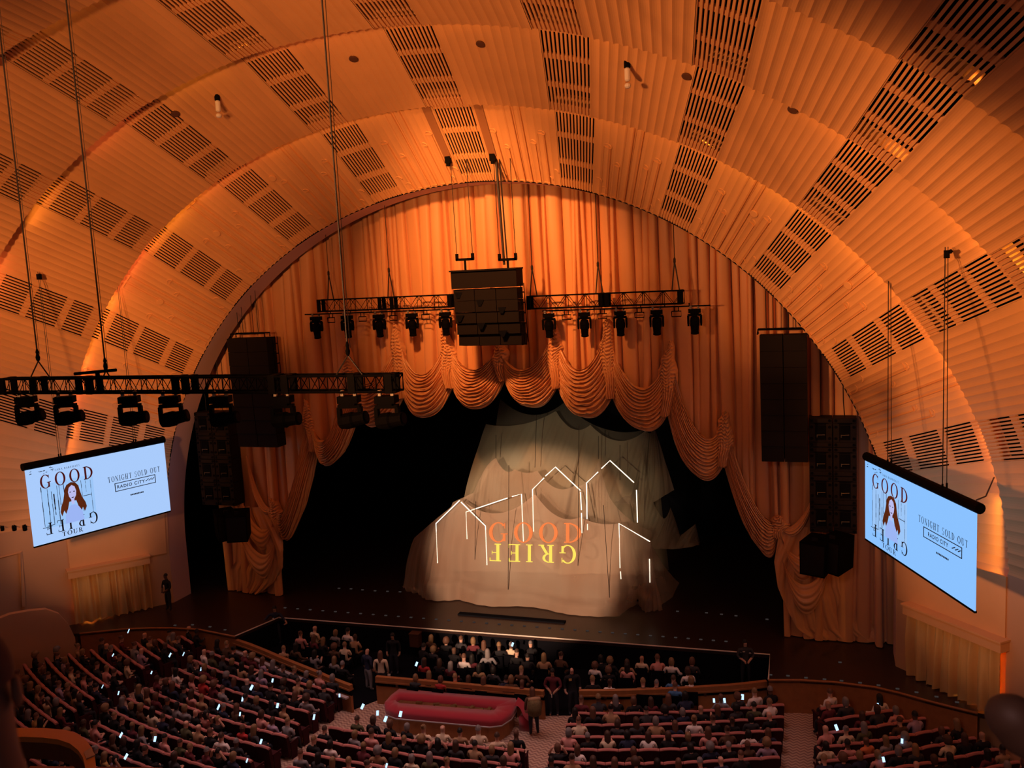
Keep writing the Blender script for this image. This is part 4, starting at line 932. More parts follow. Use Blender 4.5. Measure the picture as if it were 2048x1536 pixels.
# wooden pit rails
def rail(name, label, pts, h, gap, ledge=False):
    t = thing('pit_rail', label, 'rail', tuple(pts[0]-Vector((0, 0, pts[0].z-HF))))
    def band(z0, z1, th_, off=0.0):
        m = MB(); rows = []
        for i, p in enumerate(pts):
            d = (pts[min(i+1, len(pts)-1)]-pts[max(i-1, 0)]); d.z = 0; d.normalize(); nn = Vector((d.y, -d.x, 0))
            rows.append([p+nn*(th_/2+off)+Vector((0, 0, z0)), p+nn*(th_/2+off)+Vector((0, 0, z1)), p-nn*(th_/2-off)+Vector((0, 0, z1)), p-nn*(th_/2-off)+Vector((0, 0, z0))])
        m.grid(rows, close=True); m.add(rows[0], [(0, 1, 2, 3)]); m.add(rows[-1], [(3, 2, 1, 0)]); return m
    part(band(-.16, .0, .16), 'top_rail', MT['wood'], t); part(band(-.22, -.16, .22), 'rail_moulding', MT['wood'], t)
    lo = HF-pts[0].z
    part(band(lo-.2, -.22-gap, .10), 'rail_panel', MT['wood'], t); part(band(-.22-gap, -.22, .05, -.02), 'rail_gap', MT['dark'], t)
    for i in range(1, len(pts)-1, 2):
        m = MB(); p = pts[i]; m.box(p+Vector((0, 0, -.22-gap/2)), (.09, .14, gap)); part(m, 'rail_post', MT['woodd'], t)
    if ledge:
        for i in range(len(pts)-1):
            a, b = pts[i], pts[i+1]; d = (b-a); d.z = 0; L = d.length; d.normalize(); nn = Vector((d.y, -d.x, 0))
            m = MB(); m.box((a+b)/2+nn*.16+Vector((0, 0, -.26-gap)), (L*.86, .16, .06), rz=math.atan2(d.y, d.x)); part(m, 'ledge', MT['ledge'], t)
    return t
ztop = -.15
rl = [at_z(x, y, ztop) for x, y in ((468, 1277), (500, 1288), (530, 1300), (560, 1313), (595, 1327), (630, 1341), (665, 1356), (702, 1370))]
rail('l', 'curved wooden pit rail with pale ledge pads, left of the standing ushers', rl, 1.1, .22, True)
rc = [at_z(752+(1088-752)*i/8, 1352+(1381-1352)*i/8, ztop) for i in range(9)]
rail('c', 'straight wooden pit rail behind the crimson box', rc, 1.1, .16)
rd = [at_z(x, y, ztop) for x, y in ((1158, 1380), (1210, 1380), (1260, 1379), (1310, 1377), (1360, 1375), (1410, 1372), (1460, 1369), (1500, 1365), (1533, 1361))]
rail('d', 'curved wooden pit rail right of the two standing guards', rd, 1.1, .14)
# crimson padded box with a brass tray
ZB = -.42
t = thing('padded_box', 'big crimson padded box with a sunken brass tray before the centre rail', 'padded box', tuple(at_z(900, 1400, HF)))
outl = [(768, 1404), (780, 1390), (797, 1377), (915, 1387), (1033, 1396), (1034, 1408), (1024, 1425), (1004, 1438), (980, 1441), (880, 1432), (790, 1424), (770, 1417)]
inl = [(791, 1401), (794, 1397), (800, 1393), (895, 1401), (991, 1411), (995, 1412), (993, 1416), (989, 1421), (980, 1421), (885, 1414), (800, 1407), (793, 1404)]
O_ = [at_z(x, y, ZB) for x, y in outl]; I_ = [at_z(x, y, ZB) for x, y in inl]; ctr = sum(O_, Vector())/12
m = MB(); sc_ = lambda P, f, z: Vector((ctr.x+(P.x-ctr.x)*f, ctr.y+(P.y-ctr.y)*f, z))
m.grid([[sc_(p, .985, ZB-.24) for p in O_]+[sc_(O_[0], .985, ZB-.24)], [sc_(p, 1.0, ZB-.10) for p in O_]+[O_[0]+Vector((0, 0, -.10))], [sc_(p, .985, ZB) for p in O_]+[sc_(O_[0], .985, ZB)], [p+Vector((0, 0, .02)) for p in I_]+[I_[0]+Vector((0, 0, .02))], [p+Vector((0, 0, -.15)) for p in I_]+[I_[0]+Vector((0, 0, -.15))]])
part(m, 'padded_rim', MT['velvet'], t, True)
m = MB(); m.add([p+Vector((0, 0, -.14)) for p in I_], [tuple(range(12))])
for k in range(9):
    a = I_[2].lerp(I_[4], (k+.5)/9); b = I_[9].lerp(I_[8], (k+.5)/9); c = a.lerp(b, .35+.3*(k % 2)); m.box(c+Vector((0, 0, -.10)), (.22, .12, .10), rz=.2*k)
part(m, 'brass_tray', MT['brass'], t)
m = MB(); m.prism([(sc_(p, .95, 0).x, sc_(p, .95, 0).y) for p in O_][::-1], HF, ZB-.22); part(m, 'wooden_base', MT['wood'], t)
m = MB(); m.tube([sc_(p, .985, ZB-.26) for p in O_]+[sc_(O_[0], .985, ZB-.26)], .03, 5); part(m, 'piping', MT['ledge'], t)
p = at_z(1046, 1412, -.35); t = thing('folded_cover', 'red padded cover hanging beside the crimson box at its right end', 'cover', (p.x, p.y, HF))
m = MB(); m.grid([[(-.28+.07*i, -.15+.1*math.sin(i*.8), .95-.55*(i/8)**1.4), (-.28+.07*i, .3, 1.05-.55*(i/8)**1.4)] for i in range(9)]); m.box((.05, .1, .25), (.4, .4, .5)); lpart(m, 'cover_cloth', MT['velvet'], t, True)
# ------------------------------------------------------------------ people
def skin_mesh(name, J, E_, root, sub=1):
    me = bpy.data.meshes.new(name); me.from_pydata([j[0] for j in J], E_, [])
    o = bpy.data.objects.new(name, me); col.objects.link(o)
    md = o.modifiers.new('s', 'SKIN'); md.use_smooth_shade = True; md.branch_smoothing = .6
    sv = me.skin_vertices[0].data
    for i, j in enumerate(J): sv[i].radius = (j[1], j[2] if len(j) > 2 else j[1]); sv[i].use_root = (i == root)
    if sub: ms = o.modifiers.new('u', 'SUBSURF'); ms.levels = sub; ms.render_levels = sub
    dg = bpy.context.evaluated_depsgraph_get(); out = bpy.data.meshes.new_from_object(o.evaluated_get(dg)); out.name = name
    bpy.data.objects.remove(o); return out
def paint(me, rule):
    me.materials.clear()
    for _ in range(4): me.materials.append(MT['coat'])
    for p in me.polygons: c = p.center; p.material_index = rule(c); p.use_smooth = True
    return me
def seated(v):
    arm = {0: ((.25, .03, .76), (.16, .28, .66)), 1: ((.24, .08, .78), (.12, .32, .92)), 2: ((.30, .00, .78), (.33, .27, .66)), 3: ((.27, .04, .78), (.02, .26, .76)), 4: ((.30, .02, 1.0), (.16, -.06, 1.28))}[v]
    lean = (0.0, .05, -.05, .08, 0.0)[v]
    J = [((0, 0, .50), .17, .13), ((0, .0+lean*.4, .68), .155, .115), ((0, -.01+lean, .88), .185, .12), ((0, 0+lean, 1.02), .13, .09), ((0, .025+lean, 1.10), .070), ((0, .04+lean, 1.16), .084, .092), ((0, .05+lean, 1.25), .098, .110), ((0, .045+lean, 1.325), .074, .084)]
    E_ = [(i, i+1) for i in range(7)]
    for s in (-1, 1):
        b = len(J); e, h = arm
        J += [((s*.19, 0+lean, 1.0), .072), ((s*e[0], e[1]+lean, e[2]), .052), ((s*h[0], h[1]+lean, h[2]), .042), ((s*h[0]*.8, h[1]+.07+lean, h[2]+.02), .036)]
        E_ += [(2, b), (b, b+1), (b+1, b+2), (b+2, b+3)]
        b = len(J); J += [((s*.11, .08, .49), .10), ((s*.13, .46, .50), .075), ((s*.13, .48, .12), .055), ((s*.13, .60, .05), .042)]
        E_ += [(0, b), (b, b+1), (b+1, b+2), (b+2, b+3)]
    me = skin_mesh('person', J, E_, 0)
    return paint(me, lambda c: 0 if c.z > 1.085 and abs(c.x) < .14 else (0 if (c.y > .24 and c.z > .6) or (v == 4 and c.z > 1.05) else (2 if c.z < .56 else 1)))
def standing(kind):
    J = [((0, 0, .95), .17, .12), ((0, .0, 1.12), .155, .11), ((0, 0, 1.32), .20, .125), ((0, 0, 1.45), .13, .09), ((0, .01, 1.53), .062), ((0, .02, 1.60), .082, .09), ((0, .03, 1.69), .094, .105), ((0, .025, 1.765), .07, .08), ((0, .12, 1.66), .018)]
    E_ = [(i, i+1) for i in range(7)]+[(6, 8)]
    arms = dict(clasp=((.31, .04, 1.16), (.06, .24, .98)), cross=((.30, .08, 1.14), (-.12, .22, 1.20)), side=((.28, -.02, 1.14), (.27, .08, .88)), wide=((.42, .14, 1.22), (.62, .34, 1.08)))[kind]
    for s in (-1, 1):
        b = len(J); e, h = arms
        J += [((s*.22, 0, 1.42), .078), ((s*e[0], e[1], e[2]), .056), ((s*h[0], h[1], h[2]+(.03 if s > 0 and kind in ('cross', 'clasp') else 0)), .044), ((s*h[0]*.7, h[1]+.03, h[2]-.06), .036)]
        E_ += [(2, b), (b, b+1), (b+1, b+2), (b+2, b+3)]
        b = len(J); J += [((s*.10, 0, .86), .115), ((s*.12, .02, .48), .075), ((s*.13, -.01, .10), .052), ((s*.14, .12, .045), .042)]
        E_ += [(0, b), (b, b+1), (b+1, b+2), (b+2, b+3)]
    me = skin_mesh('person', J, E_, 0)
    return paint(me, lambda c: 0 if c.z > 1.52 and abs(c.x) < .16 else (0 if ((kind in ('clasp',) and c.z < 1.12 and c.y > .1) or (kind == 'cross' and c.y > .16 and c.z > .95) or (kind == 'wide' and abs(c.x) > .5) or (kind == 'side' and abs(c.x) > .2 and c.z < 1.0)) else (2 if c.z < .93 else 1)))
def hair(style, base, y0=.05):
    """cap of hair on a head whose middle is at height base"""
    m = MB(); rows = []
    if style == 'bald': return None
    n = 14
    low = {'short': -.035, 'crop': .0, 'long': -.36, 'mid': -.17, 'bun': -.03, 'curly': -.13}[style]
    R0 = {'short': .098, 'crop': .093, 'long': .104, 'mid': .108, 'bun': .097, 'curly': .138}[style]
    for q in range(9):
        a = PI/2*q/8; z = .118*math.sin(a)*(1.15 if style == 'curly' else 1); r = R0*math.cos(a)
        rows.insert(0, [(r*.92*math.sin(2*PI*k/n), -.012+r*1.08*-math.cos(2*PI*k/n), z+.012) for k in range(n)])
    ext = []
    if low < -.02:
        for q in range(1, 6):
            f = q/5; rw = []
            for k in range(n):
                a = 2*PI*k/n; back = .5+.5*math.cos(a)     # 1 at the back of the head
                rr = R0*(1+.12*math.sin(PI*f)-.1*f)
                dz = low*f*(.18+.82*min(1, back*1.6))
                x, y = rr*.95*math.sin(a), -.012-rr*1.05*math.cos(a)
                if back < .35: y = min(y, .045); x *= 1.0
                rw.append((x, y-(.03*f if style == 'long' else 0), dz+.012))
            ext.append(rw)
    rows = rows+ext
    if style == 'curly': rows = [[(x*(1+.07*math.sin(k*2.9+i*1.7)), y*(1+.07*math.cos(k*3.1+i*2.1)), z) for k, (x, y, z) in enumerate(r)] for i, r in enumerate(rows)]
    m.grid(rows, close=True); m.f.append(tuple(range(n))); m.m.append(0)
    if style == 'bun': m.lathe([(.01, -.05), (.045, -.03), (.055, 0), (.045, .03), (.01, .05)], (0, -.10, .10), 8)
    m.v = [(x, y+y0, z+base) for x, y, z in m.v]
    return m.mesh('hair', MT['coat'], True)
SEATED = [seated(v) for v in range(5)]
STYLES = ['short', 'crop', 'long', 'mid', 'bun', 'curly', 'bald']
LEAN = (0.0, .05, -.05, .08, 0.0)
HAIR = {(s, v): hair(s, 1.25, .05+LEAN[v]) for s in STYLES for v in range(5)}
SKINS = {k: mat('skin_'+k, c, .6) for k, c in dict(fair=(.52, .29, .21), tan=(.36, .19, .12), deep=(.11, .055, .035)).items()}
HAIRC = {k: mat('hair_'+k, c, .6) for k, c in dict(black=(.012, .009, .008), brown=(.055, .028, .018), chestnut=(.11, .05, .03), blonde=(.20, .115, .055), grey=(.17, .145, .14), white=(.45, .40, .38)).items()}
TOPS = {k: mat('top_'+k, c, .85) for k, c in dict(black=(.010, .009, .011), charcoal=(.035, .033, .038), navy=(.018, .022, .05), maroon=(.11, .018, .025), brown=(.09, .045, .025), tan=(.34, .20, .11), cream=(.60, .47, .33), white=(.72, .64, .60), pink=(.56, .25, .22), grey=(.22, .20, .21), olive=(.08, .075, .035), red=(.42, .03, .03), orange=(.55, .16, .06), blue=(.06, .16, .34), mustard=(.46, .27, .08), lilac=(.34, .24, .33)).items()}
def dress(o, sk, top, leg):
    for i, m in enumerate((SKINS[sk], TOPS[top], leg, MT['coat'])):
        o.material_slots[i].link = 'OBJECT'; o.material_slots[i].material = m
HNAME = {'short': 'short {} hair', 'crop': 'cropped {} hair', 'long': 'long {} hair', 'mid': 'shoulder-length {} hair', 'bun': '{} hair bun', 'curly': 'curly {} hair', 'bald': 'bald'}
def sitter(loc, rz, label, top, sk, hc, st_, v, group, s=1.0):
    o = bpy.data.objects.new('person', SEATED[v]); col.objects.link(o); o.location = loc; o.rotation_euler = (0, 0, rz); o.scale = (s, s, s)
    dress(o, sk, top, MT['jeans'])
    h = HAIR[(st_, v)]
    if h:
        c = bpy.data.objects.new('hair', h); col.objects.link(c); c.parent = o; c.material_slots[0].link = 'OBJECT'; c.material_slots[0].material = HAIRC[hc]
    return tag(o, label, 'person', group)
# theatre seat: back towards -y, person faces +y
m = MB(); W2 = .285
prof = [(-W2, .0), (-W2*.6, .022), (0, .03), (W2*.6, .022), (W2, .0)]
for a, b in zip(prof, prof[1:]):
    m.add([(a[0], -.26, .10), (b[0], -.26, .10), (b[0], -.34, .84+b[1]), (a[0], -.34, .84+a[1]), (a[0], -.14, .42), (b[0], -.14, .42), (b[0], -.22, .84+b[1]), (a[0], -.22, .84+a[1])], [(0, 1, 2, 3), (5, 4, 7, 6)], 0)
    rr = [(-.35, .86), (-.355, .89), (-.33, .925), (-.26, .925), (-.22, .89), (-.225, .86)]
    m.add([(a[0], y, z+a[1]) for y, z in rr]+[(b[0], y, z+b[1]) for y, z in rr], [(i, i+6, (i+1) % 6+6, (i+1) % 6) for i in range(6)], 1)
for s in (-1, 1):
    m.add([(s*W2, y, z) for y, z in ((-.26, .1), (-.14, .42), (-.22, .84), (-.34, .84))], [(0, 1, 2, 3)], 0)
    m.add([(s*W2, y, z) for y, z in rr], [tuple(range(6))], 1)
m.box((0, .07, .41), (.50, .46, .12), 0)
for s in (-1, 1): m.box((s*.295, .02, .60), (.035, .42, .05), 0); m.box((s*.295, .0, .3), (.03, .30, .6), 0)
SEATM = m.mesh('theatre_seat', [MT['seat'], MT['rim']], False)
m = MB(); m.box((0, .02, .44), (.46, .44, .06)); m.box((0, -.23, .72), (.46, .05, .42))
for sx in (-.2, .2):
    for sy in (-.2, .2): m.tube([(sx, sy, 0), (sx, sy*.95, .43)], .018, 4)
    m.tube([(sx, -.23, .43), (sx, -.25, .9)], .018, 4)
CHAIRM = m.mesh('pit_chair', [MT['dark']])
def phi_of(px, py, z=-.3):
    P = at_z(px, py, z); return math.hypot(P.x, P.y-22), math.atan2(P.x, 22-P.y)
def bound(pts):
    q = sorted(phi_of(*p) for p in pts)
    def f(r):
        if r <= q[0][0]: a, b = q[0], q[1]
        elif r >= q[-1][0]: a, b = q[-2], q[-1]
        else:
            for a, b in zip(q, q[1:]):
                if a[0] <= r <= b[0]: break
        return a[1]+(b[1]-a[1])*(r-a[0])/(b[0]-a[0]+1e-9)
    return f
BL = dict(
    far_left=('far left block', 28.2, .84, [(270, 1282), (220, 1288), (178, 1298), (138, 1305), (92, 1313), (50, 1325), (-25, 1345)], [(345, 1303), (317, 1317), (285, 1335), (240, 1347), (215, 1372), (185, 1397), (120, 1440), (60, 1480)]),
    left=('left block', 28.2, .84, [(410, 1302), (380, 1322), (352, 1337), (321, 1359), (287, 1374), (255, 1394), (220, 1416), (185, 1437), (147, 1458), (100, 1490), (40, 1530)], [(680, 1372), (667, 1381), (647, 1404), (617, 1422), (594, 1451), (568, 1477), (530, 1500), (490, 1530)]),
    centre=('centre block', 27.95+.86*3, .86, [(667, 1437), (656, 1454), (622, 1478), (605, 1502), (575, 1530)], [(1072, 1452), (1060, 1475), (1048, 1500), (1035, 1528)]),
    right=('right block', 27.97, .80, [(1143, 1426), (1128, 1452), (1142, 1477), (1105, 1502), (1092, 1527)], [(1568, 1402), (1568, 1425), (1566, 1452), (1563, 1480), (1560, 1507)]),
    far_right=('far right block', 28.53, .785, [(1634, 1400), (1650, 1440), (1648, 1468), (1645, 1497), (1642, 1527)], [(1696, 1406), (1782, 1417), (1844, 1430), (1890, 1450), (1940, 1467), (1985, 1488), (2030, 1515)]))
BRIGHT = [(1160, 1459, 'cream', 0), (1196, 1458, 'cream', 0), (1239, 1433, 'tan', 0), (1325, 1454, 'tan', 0), (1391, 1452, 'white', 0), (1131, 1482, 'pink', 0), (1149, 1484, 'pink', 0), (1284, 1479, 'white', 0), (1523, 1389, 'white', 0), (1479, 1469, 'white', 0), (1144, 1509, 'white', 0),
          (1553, 1414, 'white', 0), (1666, 1384, 'white', 0), (1730, 1404, 'white', 0), (1656, 1447, 'pink', 0), (1706, 1470, 'cream', 0), (1731, 1494, 'orange', 0), (1656, 1507, 'cream', 0), (1761, 1522, 'pink', 0), (1828, 1472, 'grey', 0), (1900, 1505, 'cream', 0), (2005, 1490, 'tan', 0),
          (883, 1443, 'cream', 0), (831, 1464, 'cream', 0), (859, 1470, 'tan', 0), (922, 1472, 'tan', 0), (954, 1474, 'cream', 0), (722, 1472, 'grey', 0), (687, 1502, 'white', 0), (667, 1494, 'pink', 0), (937, 1492, 'tan', 0), (819, 1512, 'cream', 0), (1009, 1504, 'pink', 0), (986, 1460, 'cream', 0),
          (305, 1437, 'cream', 0), (400, 1467, 'tan', 0), (455, 1477, 'white', 0), (335, 1477, 'pink', 0), (396, 1371, 'red', 0), (405, 1314, 'white', 0), (257, 1342, 'cream', 0), (172, 1362, 'pink', 0), (75, 1439, 'mustard', 0), (94, 1412, 'cream', 0), (205, 1502, 'mustard', 0), (387, 1407, 'pink', 0), (520, 1305, 'lilac', 0), (530, 1320, 'lilac', 0), (490, 1470, 'red', 0), (150, 1330, 'cream', 0), (600, 1385, 'tan', 0), (625, 1362, 'pink', 0), (560, 1425, 'tan', 0), (345, 1320, 'white', 0), (370, 1364, 'pink', 0), (270, 1465, 'maroon', 0), (340, 1290, 'tan', 0)]
EMPTY = [(1190, 1505), (1230, 1505), (1310, 1505), (1340, 1508), (1200, 1428), (1400, 1405), (690, 1440), (905, 1455), (1700, 1440), (1830, 1440), (1760, 1455), (1860, 1455), (1190, 1485), (770, 1478), (1250, 1432), (1600, 1470), (1800, 1475)]
BOXPOLY = (757, 1040, 1444)
PHONES = [(257, 1262), (226, 1310), (340, 1310), (367, 1308), (303, 1345), (205, 1373), (237, 1386), (485, 1398), (437, 1414), (480, 1428), (555, 1411), (242, 1470), (310, 1478), (276, 1491), (252, 1513), (494, 1521), (503, 1375), (545, 1361), (725, 1413), (755, 1426), (771, 1438), (801, 1428), (1025, 1289), (833, 1328), (1428, 1401), (1449, 1401), (1485, 1394), (1756, 1410), (1673, 1455), (1804, 1482), (1767, 1519), (522, 1483), (773, 1531), (402, 1338), (628, 1434), (679, 1391)]
r3 = random.Random(21); persons = []; used = set()
for key, (bn, r0, dr_, lf, rt) in BL.items():
    fl, fr_ = bound(lf), bound(rt)
    for k in range(14):
        r = r0+dr_*k; a0, a1 = fl(r), fr_(r); n = int((a1-a0)*r/.60)
        if n < 1: continue
        for i in range(n):
            ph = a0+(a1-a0)*(i+.5)/n; S_ = pol(r-.30, ph, HF)
            u, v = to_px((S_.x, S_.y, HF+.95))
            if u < 30 or u > 2056 or v > 1552 or v < 1262: continue
            if BOXPOLY[0] < u < BOXPOLY[1] and v < BOXPOLY[2]: continue
            where = f'{ORD[i]} from left in {ORD[k]} row, {bn}'
            o = bpy.data.objects.new('theatre_seat', SEATM); col.objects.link(o); o.location = S_; o.rotation_euler = (0, 0, ph)
            o.scale = ((a1-a0)*r/n/.585, 1, 1)
            tag(o, f'dark theatre seat with pinkish top edge, {where}', 'seat', 'theatre seats')
            hx, hy = to_px((S_.x, S_.y, HF+1.1))
            if any(abs(hx-ex) < 14 and abs(hy+8-ey) < 11 for ex, ey in EMPTY) or r3.random() < .07: continue
            persons.append((S_, ph, where, hx, hy))
want = {}
for bx, by, c, _ in BRIGHT:
    j = min(range(len(persons)), key=lambda q: (persons[q][3]-bx)**2+(persons[q][4]-by)**2)
    if (persons[j][3]-bx)**2+(persons[j][4]-by)**2 < 900: want.setdefault(j, c)
DARK = ['black']*7+['charcoal']*4+['navy']*3+['maroon', 'brown', 'brown', 'olive', 'grey', 'black', 'maroon', 'tan', 'pink', 'lilac']
def look(c=None):
    st_ = r3.choice(['short', 'short', 'crop', 'long', 'long', 'long', 'mid', 'mid', 'bun', 'curly', 'bald'])
    hc = r3.choice(['black', 'black', 'brown', 'brown', 'chestnut', 'chestnut', 'blonde', 'blonde', 'grey'])
    return c or r3.choice(DARK), r3.choice(['fair', 'fair', 'fair', 'tan', 'deep']), hc, st_, r3.choice([0, 0, 0, 1, 2, 3, 3, 4] if r3.random() < .35 else [0, 0, 2, 3])
for j, (S_, ph, where, hx, hy) in enumerate(persons):
    c, sk, hc, st_, v = look(want.get(j)); hn = HNAME[st_].format(hc)
    sitter(S_+Vector((0, 0, .0)), ph+r3.uniform(-.25, .25), f'person, {hn}, {c} top, {where}', c, sk, hc, st_, v, 'seated audience', r3.uniform(.94, 1.06))
# the pit: heads read off the photograph
PIT = [[(600, 1268, 'pink'), (628, 1256, 'cream'), (671, 1262, 'grey'), (696, 1262, 'white'), (626, 1276, 'maroon'), (592, 1293, 'brown'), (642, 1279, 'black'), (687, 1289, 'cream'), (667, 1293, 'brown'), (566, 1296, 'tan'), (626, 1306, 'grey'), (667, 1316, 'grey'), (685, 1326, 'black'), (707, 1276, 'tan')],
       [(861, 1275, 'brown'), (892, 1283, 'black'), (920, 1278, 'charcoal'), (946, 1283, 'maroon'), (967, 1290, 'black'), (998, 1292, 'black'), (1020, 1290, 'cream'), (843, 1296, 'black'), (865, 1296, 'charcoal'), (906, 1303, 'black'), (927, 1316, 'white'), (943, 1315, 'maroon'), (975, 1306, 'grey'), (1033, 1308, 'black'), (847, 1323, 'red'), (876, 1323, 'black'), (900, 1331, 'maroon'), (957, 1333, 'tan'), (987, 1338, 'charcoal'), (830, 1352, 'charcoal'), (857, 1347, 'red'), (880, 1356, 'red'), (909, 1356, 'orange'), (937, 1354, 'orange'), (966, 1360, 'grey'), (1010, 1356, 'navy'), (1054, 1316, 'black'), (1087, 1317, 'tan'), (1061, 1288, 'black'), (1043, 1341, 'brown'), (1119, 1313, 'brown'), (1044, 1366, 'maroon'), (1021, 1361, 'brown')],
       [(1189, 1328, 'white'), (1220, 1319, 'black'), (1217, 1338, 'black'), (1254, 1322, 'tan'), (1283, 1315, 'cream'), (1316, 1320, 'pink'), (1343, 1324, 'white'), (1384, 1324, 'charcoal'), (1185, 1360, 'black'), (1219, 1363, 'white'), (1254, 1334, 'pink'), (1286, 1366, 'brown'), (1312, 1367, 'maroon'), (1347, 1356, 'blue'), (1350, 1369, 'blue'), (1376, 1341, 'white'), (1382, 1361, 'white'), (1202, 1317, 'black')]]
for b, lst in enumerate(PIT):
    bn = ('left', 'middle', 'right')[b]; order = sorted(range(len(lst)), key=lambda q: lst[q][0])
    for j, (px, py, c) in enumerate(lst):
        P = at_z(px, py, HF+1.27); P.z = HF+.03; ph = math.atan2(P.x*.55, 22-P.y)
        rank = order.index(j)
        o = bpy.data.objects.new('pit_chair', CHAIRM); col.objects.link(o); o.location = P-Vector((0, .05, 0)); o.rotation_euler = (0, 0, ph)
        tag(o, f'plain black chair under the {ORD[rank] if rank < 30 else str(rank+1)+"th"} listener from left in the {bn} pit group', 'chair', 'black pit chairs')
        c_, sk, hc, st_, v = look(c); hn = HNAME[st_].format(hc)
        where = f'{ORD[rank] if rank < 30 else str(rank+1)+"th"} from left in the {bn} pit group'
        sitter(P, ph+r3.uniform(-.3, .3), f'person, {hn}, {c} top, {where}', c, sk, hc, st_, v if v != 4 else 0, 'seated pit audience', r3.uniform(.95, 1.05))
phm = MB(); phm.box((0, 0, 0), (.085, .012, .165)); phme = phm.mesh('phone', MT['phone'])
for i, (px, py) in enumerate(PHONES):
    P = at_z(px, py, HF+1.12 if py > 1300 else HF+1.5)
    o = bpy.data.objects.new('phone', phme); col.objects.link(o); o.location = P; o.rotation_euler = (-.55, r3.uniform(-.3, .3), math.atan2(P.x, 22-P.y)+r3.uniform(-.3, .3)); s = r3.uniform(.7, 1.25); o.scale = (s, s, s)
    near = min(persons, key=lambda q: (q[3]-px)**2+(q[4]-py)**2)
    if px > 800 and py < 1340: near = (0, 0, 'middle pit group, towards its '+('left' if px < 900 else 'right'))
    lab = f'lit phone held up beside the {near[2].replace(" from left", " person")}'
    tag(o, lab if lab not in used else lab.replace('lit phone', 'smaller lit phone'), 'phone', 'lit phones in the audience'); used.add(lab)
# people standing
ST = {k: standing(k) for k in ('clasp', 'cross', 'side', 'wide')}
HST = {s: hair(s, 1.69, .03) for s in ('short', 'crop', 'long', 'mid')}
def stander(label, loc, rz, pose, top, sk, hc, st_, leg, s=1.0, extra=None):
    o = bpy.data.objects.new('person', ST[pose]); col.objects.link(o); o.location = loc; o.rotation_euler = (0, 0, rz); o.scale = (s, s, s); dress(o, sk, top, leg)
    if st_ != 'bald':
        c = bpy.data.objects.new('hair', HST[st_]); col.objects.link(c); c.parent = o; c.material_slots[0].link = 'OBJECT'; c.material_slots[0].material = HAIRC[hc]
    for nm, m_, c, d in (extra or []):
        q = MB(); q.box(c, d); lpart(q, nm, MT[m_] if m_ in MT else TOPS[m_], o)
    return tag(o, label, 'person')
face = lambda P: math.atan2(-(CAM[0]-P[0]), CAM[1]-P[1])        # turned to the seats
badge = [('badge', 'pale', (.06, .135, 1.22), (.07, .02, .11))]
stander('security guard in black with a badge, hands clasped, by the left gold curtain', at_z(339, 1221, 0), PI-.3, 'clasp', 'black', 'deep', 'black', 'crop', MT['jeans'], 1.0, badge)
P = at_z(1990, 1382, 0); stander('security guard with folded arms before the right gold curtain', P, PI+.35, 'cross', 'black', 'deep', 'black', 'crop', MT['jeans'], 1.02)
stander('person in dark maroon shirt with clasped hands in the gap between the rails', at_z(1109, 1430, HF), PI+.1, 'clasp', 'maroon', 'tan', 'black', 'short', MT['jeans'], 1.0, [('folded_paper', 'pale', (0, .33, .90), (.03, .03, .12))])
stander('bald officer in dark uniform with gold badge at the rail gap', at_z(1147, 1428, HF), PI+.5, 'side', 'black', 'fair', 'grey', 'bald', MT['jeans'], 1.03, [('badge', 'mustard', (.09, .135, 1.36), (.10, .02, .08))])
P = at_z(1490, 1284, HF+1.72); P.z = HF+.03; stander('guard in dark shirt with clasped hands at the right end of the pit', P, PI+.3, 'clasp', 'charcoal', 'fair', 'black', 'short', MT['jeans'], 1.0, [('name_tag', 'pale', (.08, .135, 1.36), (.09, .02, .03))])
P = at_z(549, 1216, HF+1.72); P.z = HF+.03; stander('guard leaning with arms spread on the stage edge at the left pit corner', P, PI+.3, 'wide', 'navy', 'tan', 'black', 'short', MT['jeans'], 1.0, badge)
P = at_z(760, 1308, HF+1.66); P.z = HF+.03; stander('person with long brown hair in cream blouse standing in the pit aisle', P, .15, 'side', 'cream', 'fair', 'chestnut', 'long', MT['jeans'], .97, [('paper_bag', 'pale', (.30, .05, .72), (.10, .08, .18))])
P = at_z(733, 1302, HF+1.66); P.z = HF+.03; stander('balding person in navy jacket and pale trousers standing in the pit aisle', P, -.4, 'side', 'navy', 'fair', 'grey', 'bald', TOPS['grey'], .98)
P = at_z(785, 1272, HF+1.66); P.z = HF+.03; stander('person in black with a lit face standing behind the pit aisle', P, PI+.2, 'side', 'black', 'tan', 'black', 'short', MT['jeans'], .98)
P = at_z(806, 1262, HF+1.0); P.z = HF+.03
for nm, px, py, lab in (('stand_case', 831, 1276, 'small worn brown case on a stand at the front of the middle pit group'), ('stand_case', 1174, 1293, 'low dark case with pale top between the pit groups')):
    P = at_z(px, py, HF+.9); t = thing(nm, lab, 'case', (P.x, P.y, HF+.03))
    m = MB(); m.box((0, 0, .80), (.42, .34, .55)); m.box((0, 0, 1.09), (.46, .38, .05)); lpart(m, 'case_body', MT['woodd'], t)
    m = MB(); m.tube([(0, 0, 0), (0, 0, .6)], .05, 6); lpart(m, 'stand', MT['black'], t)
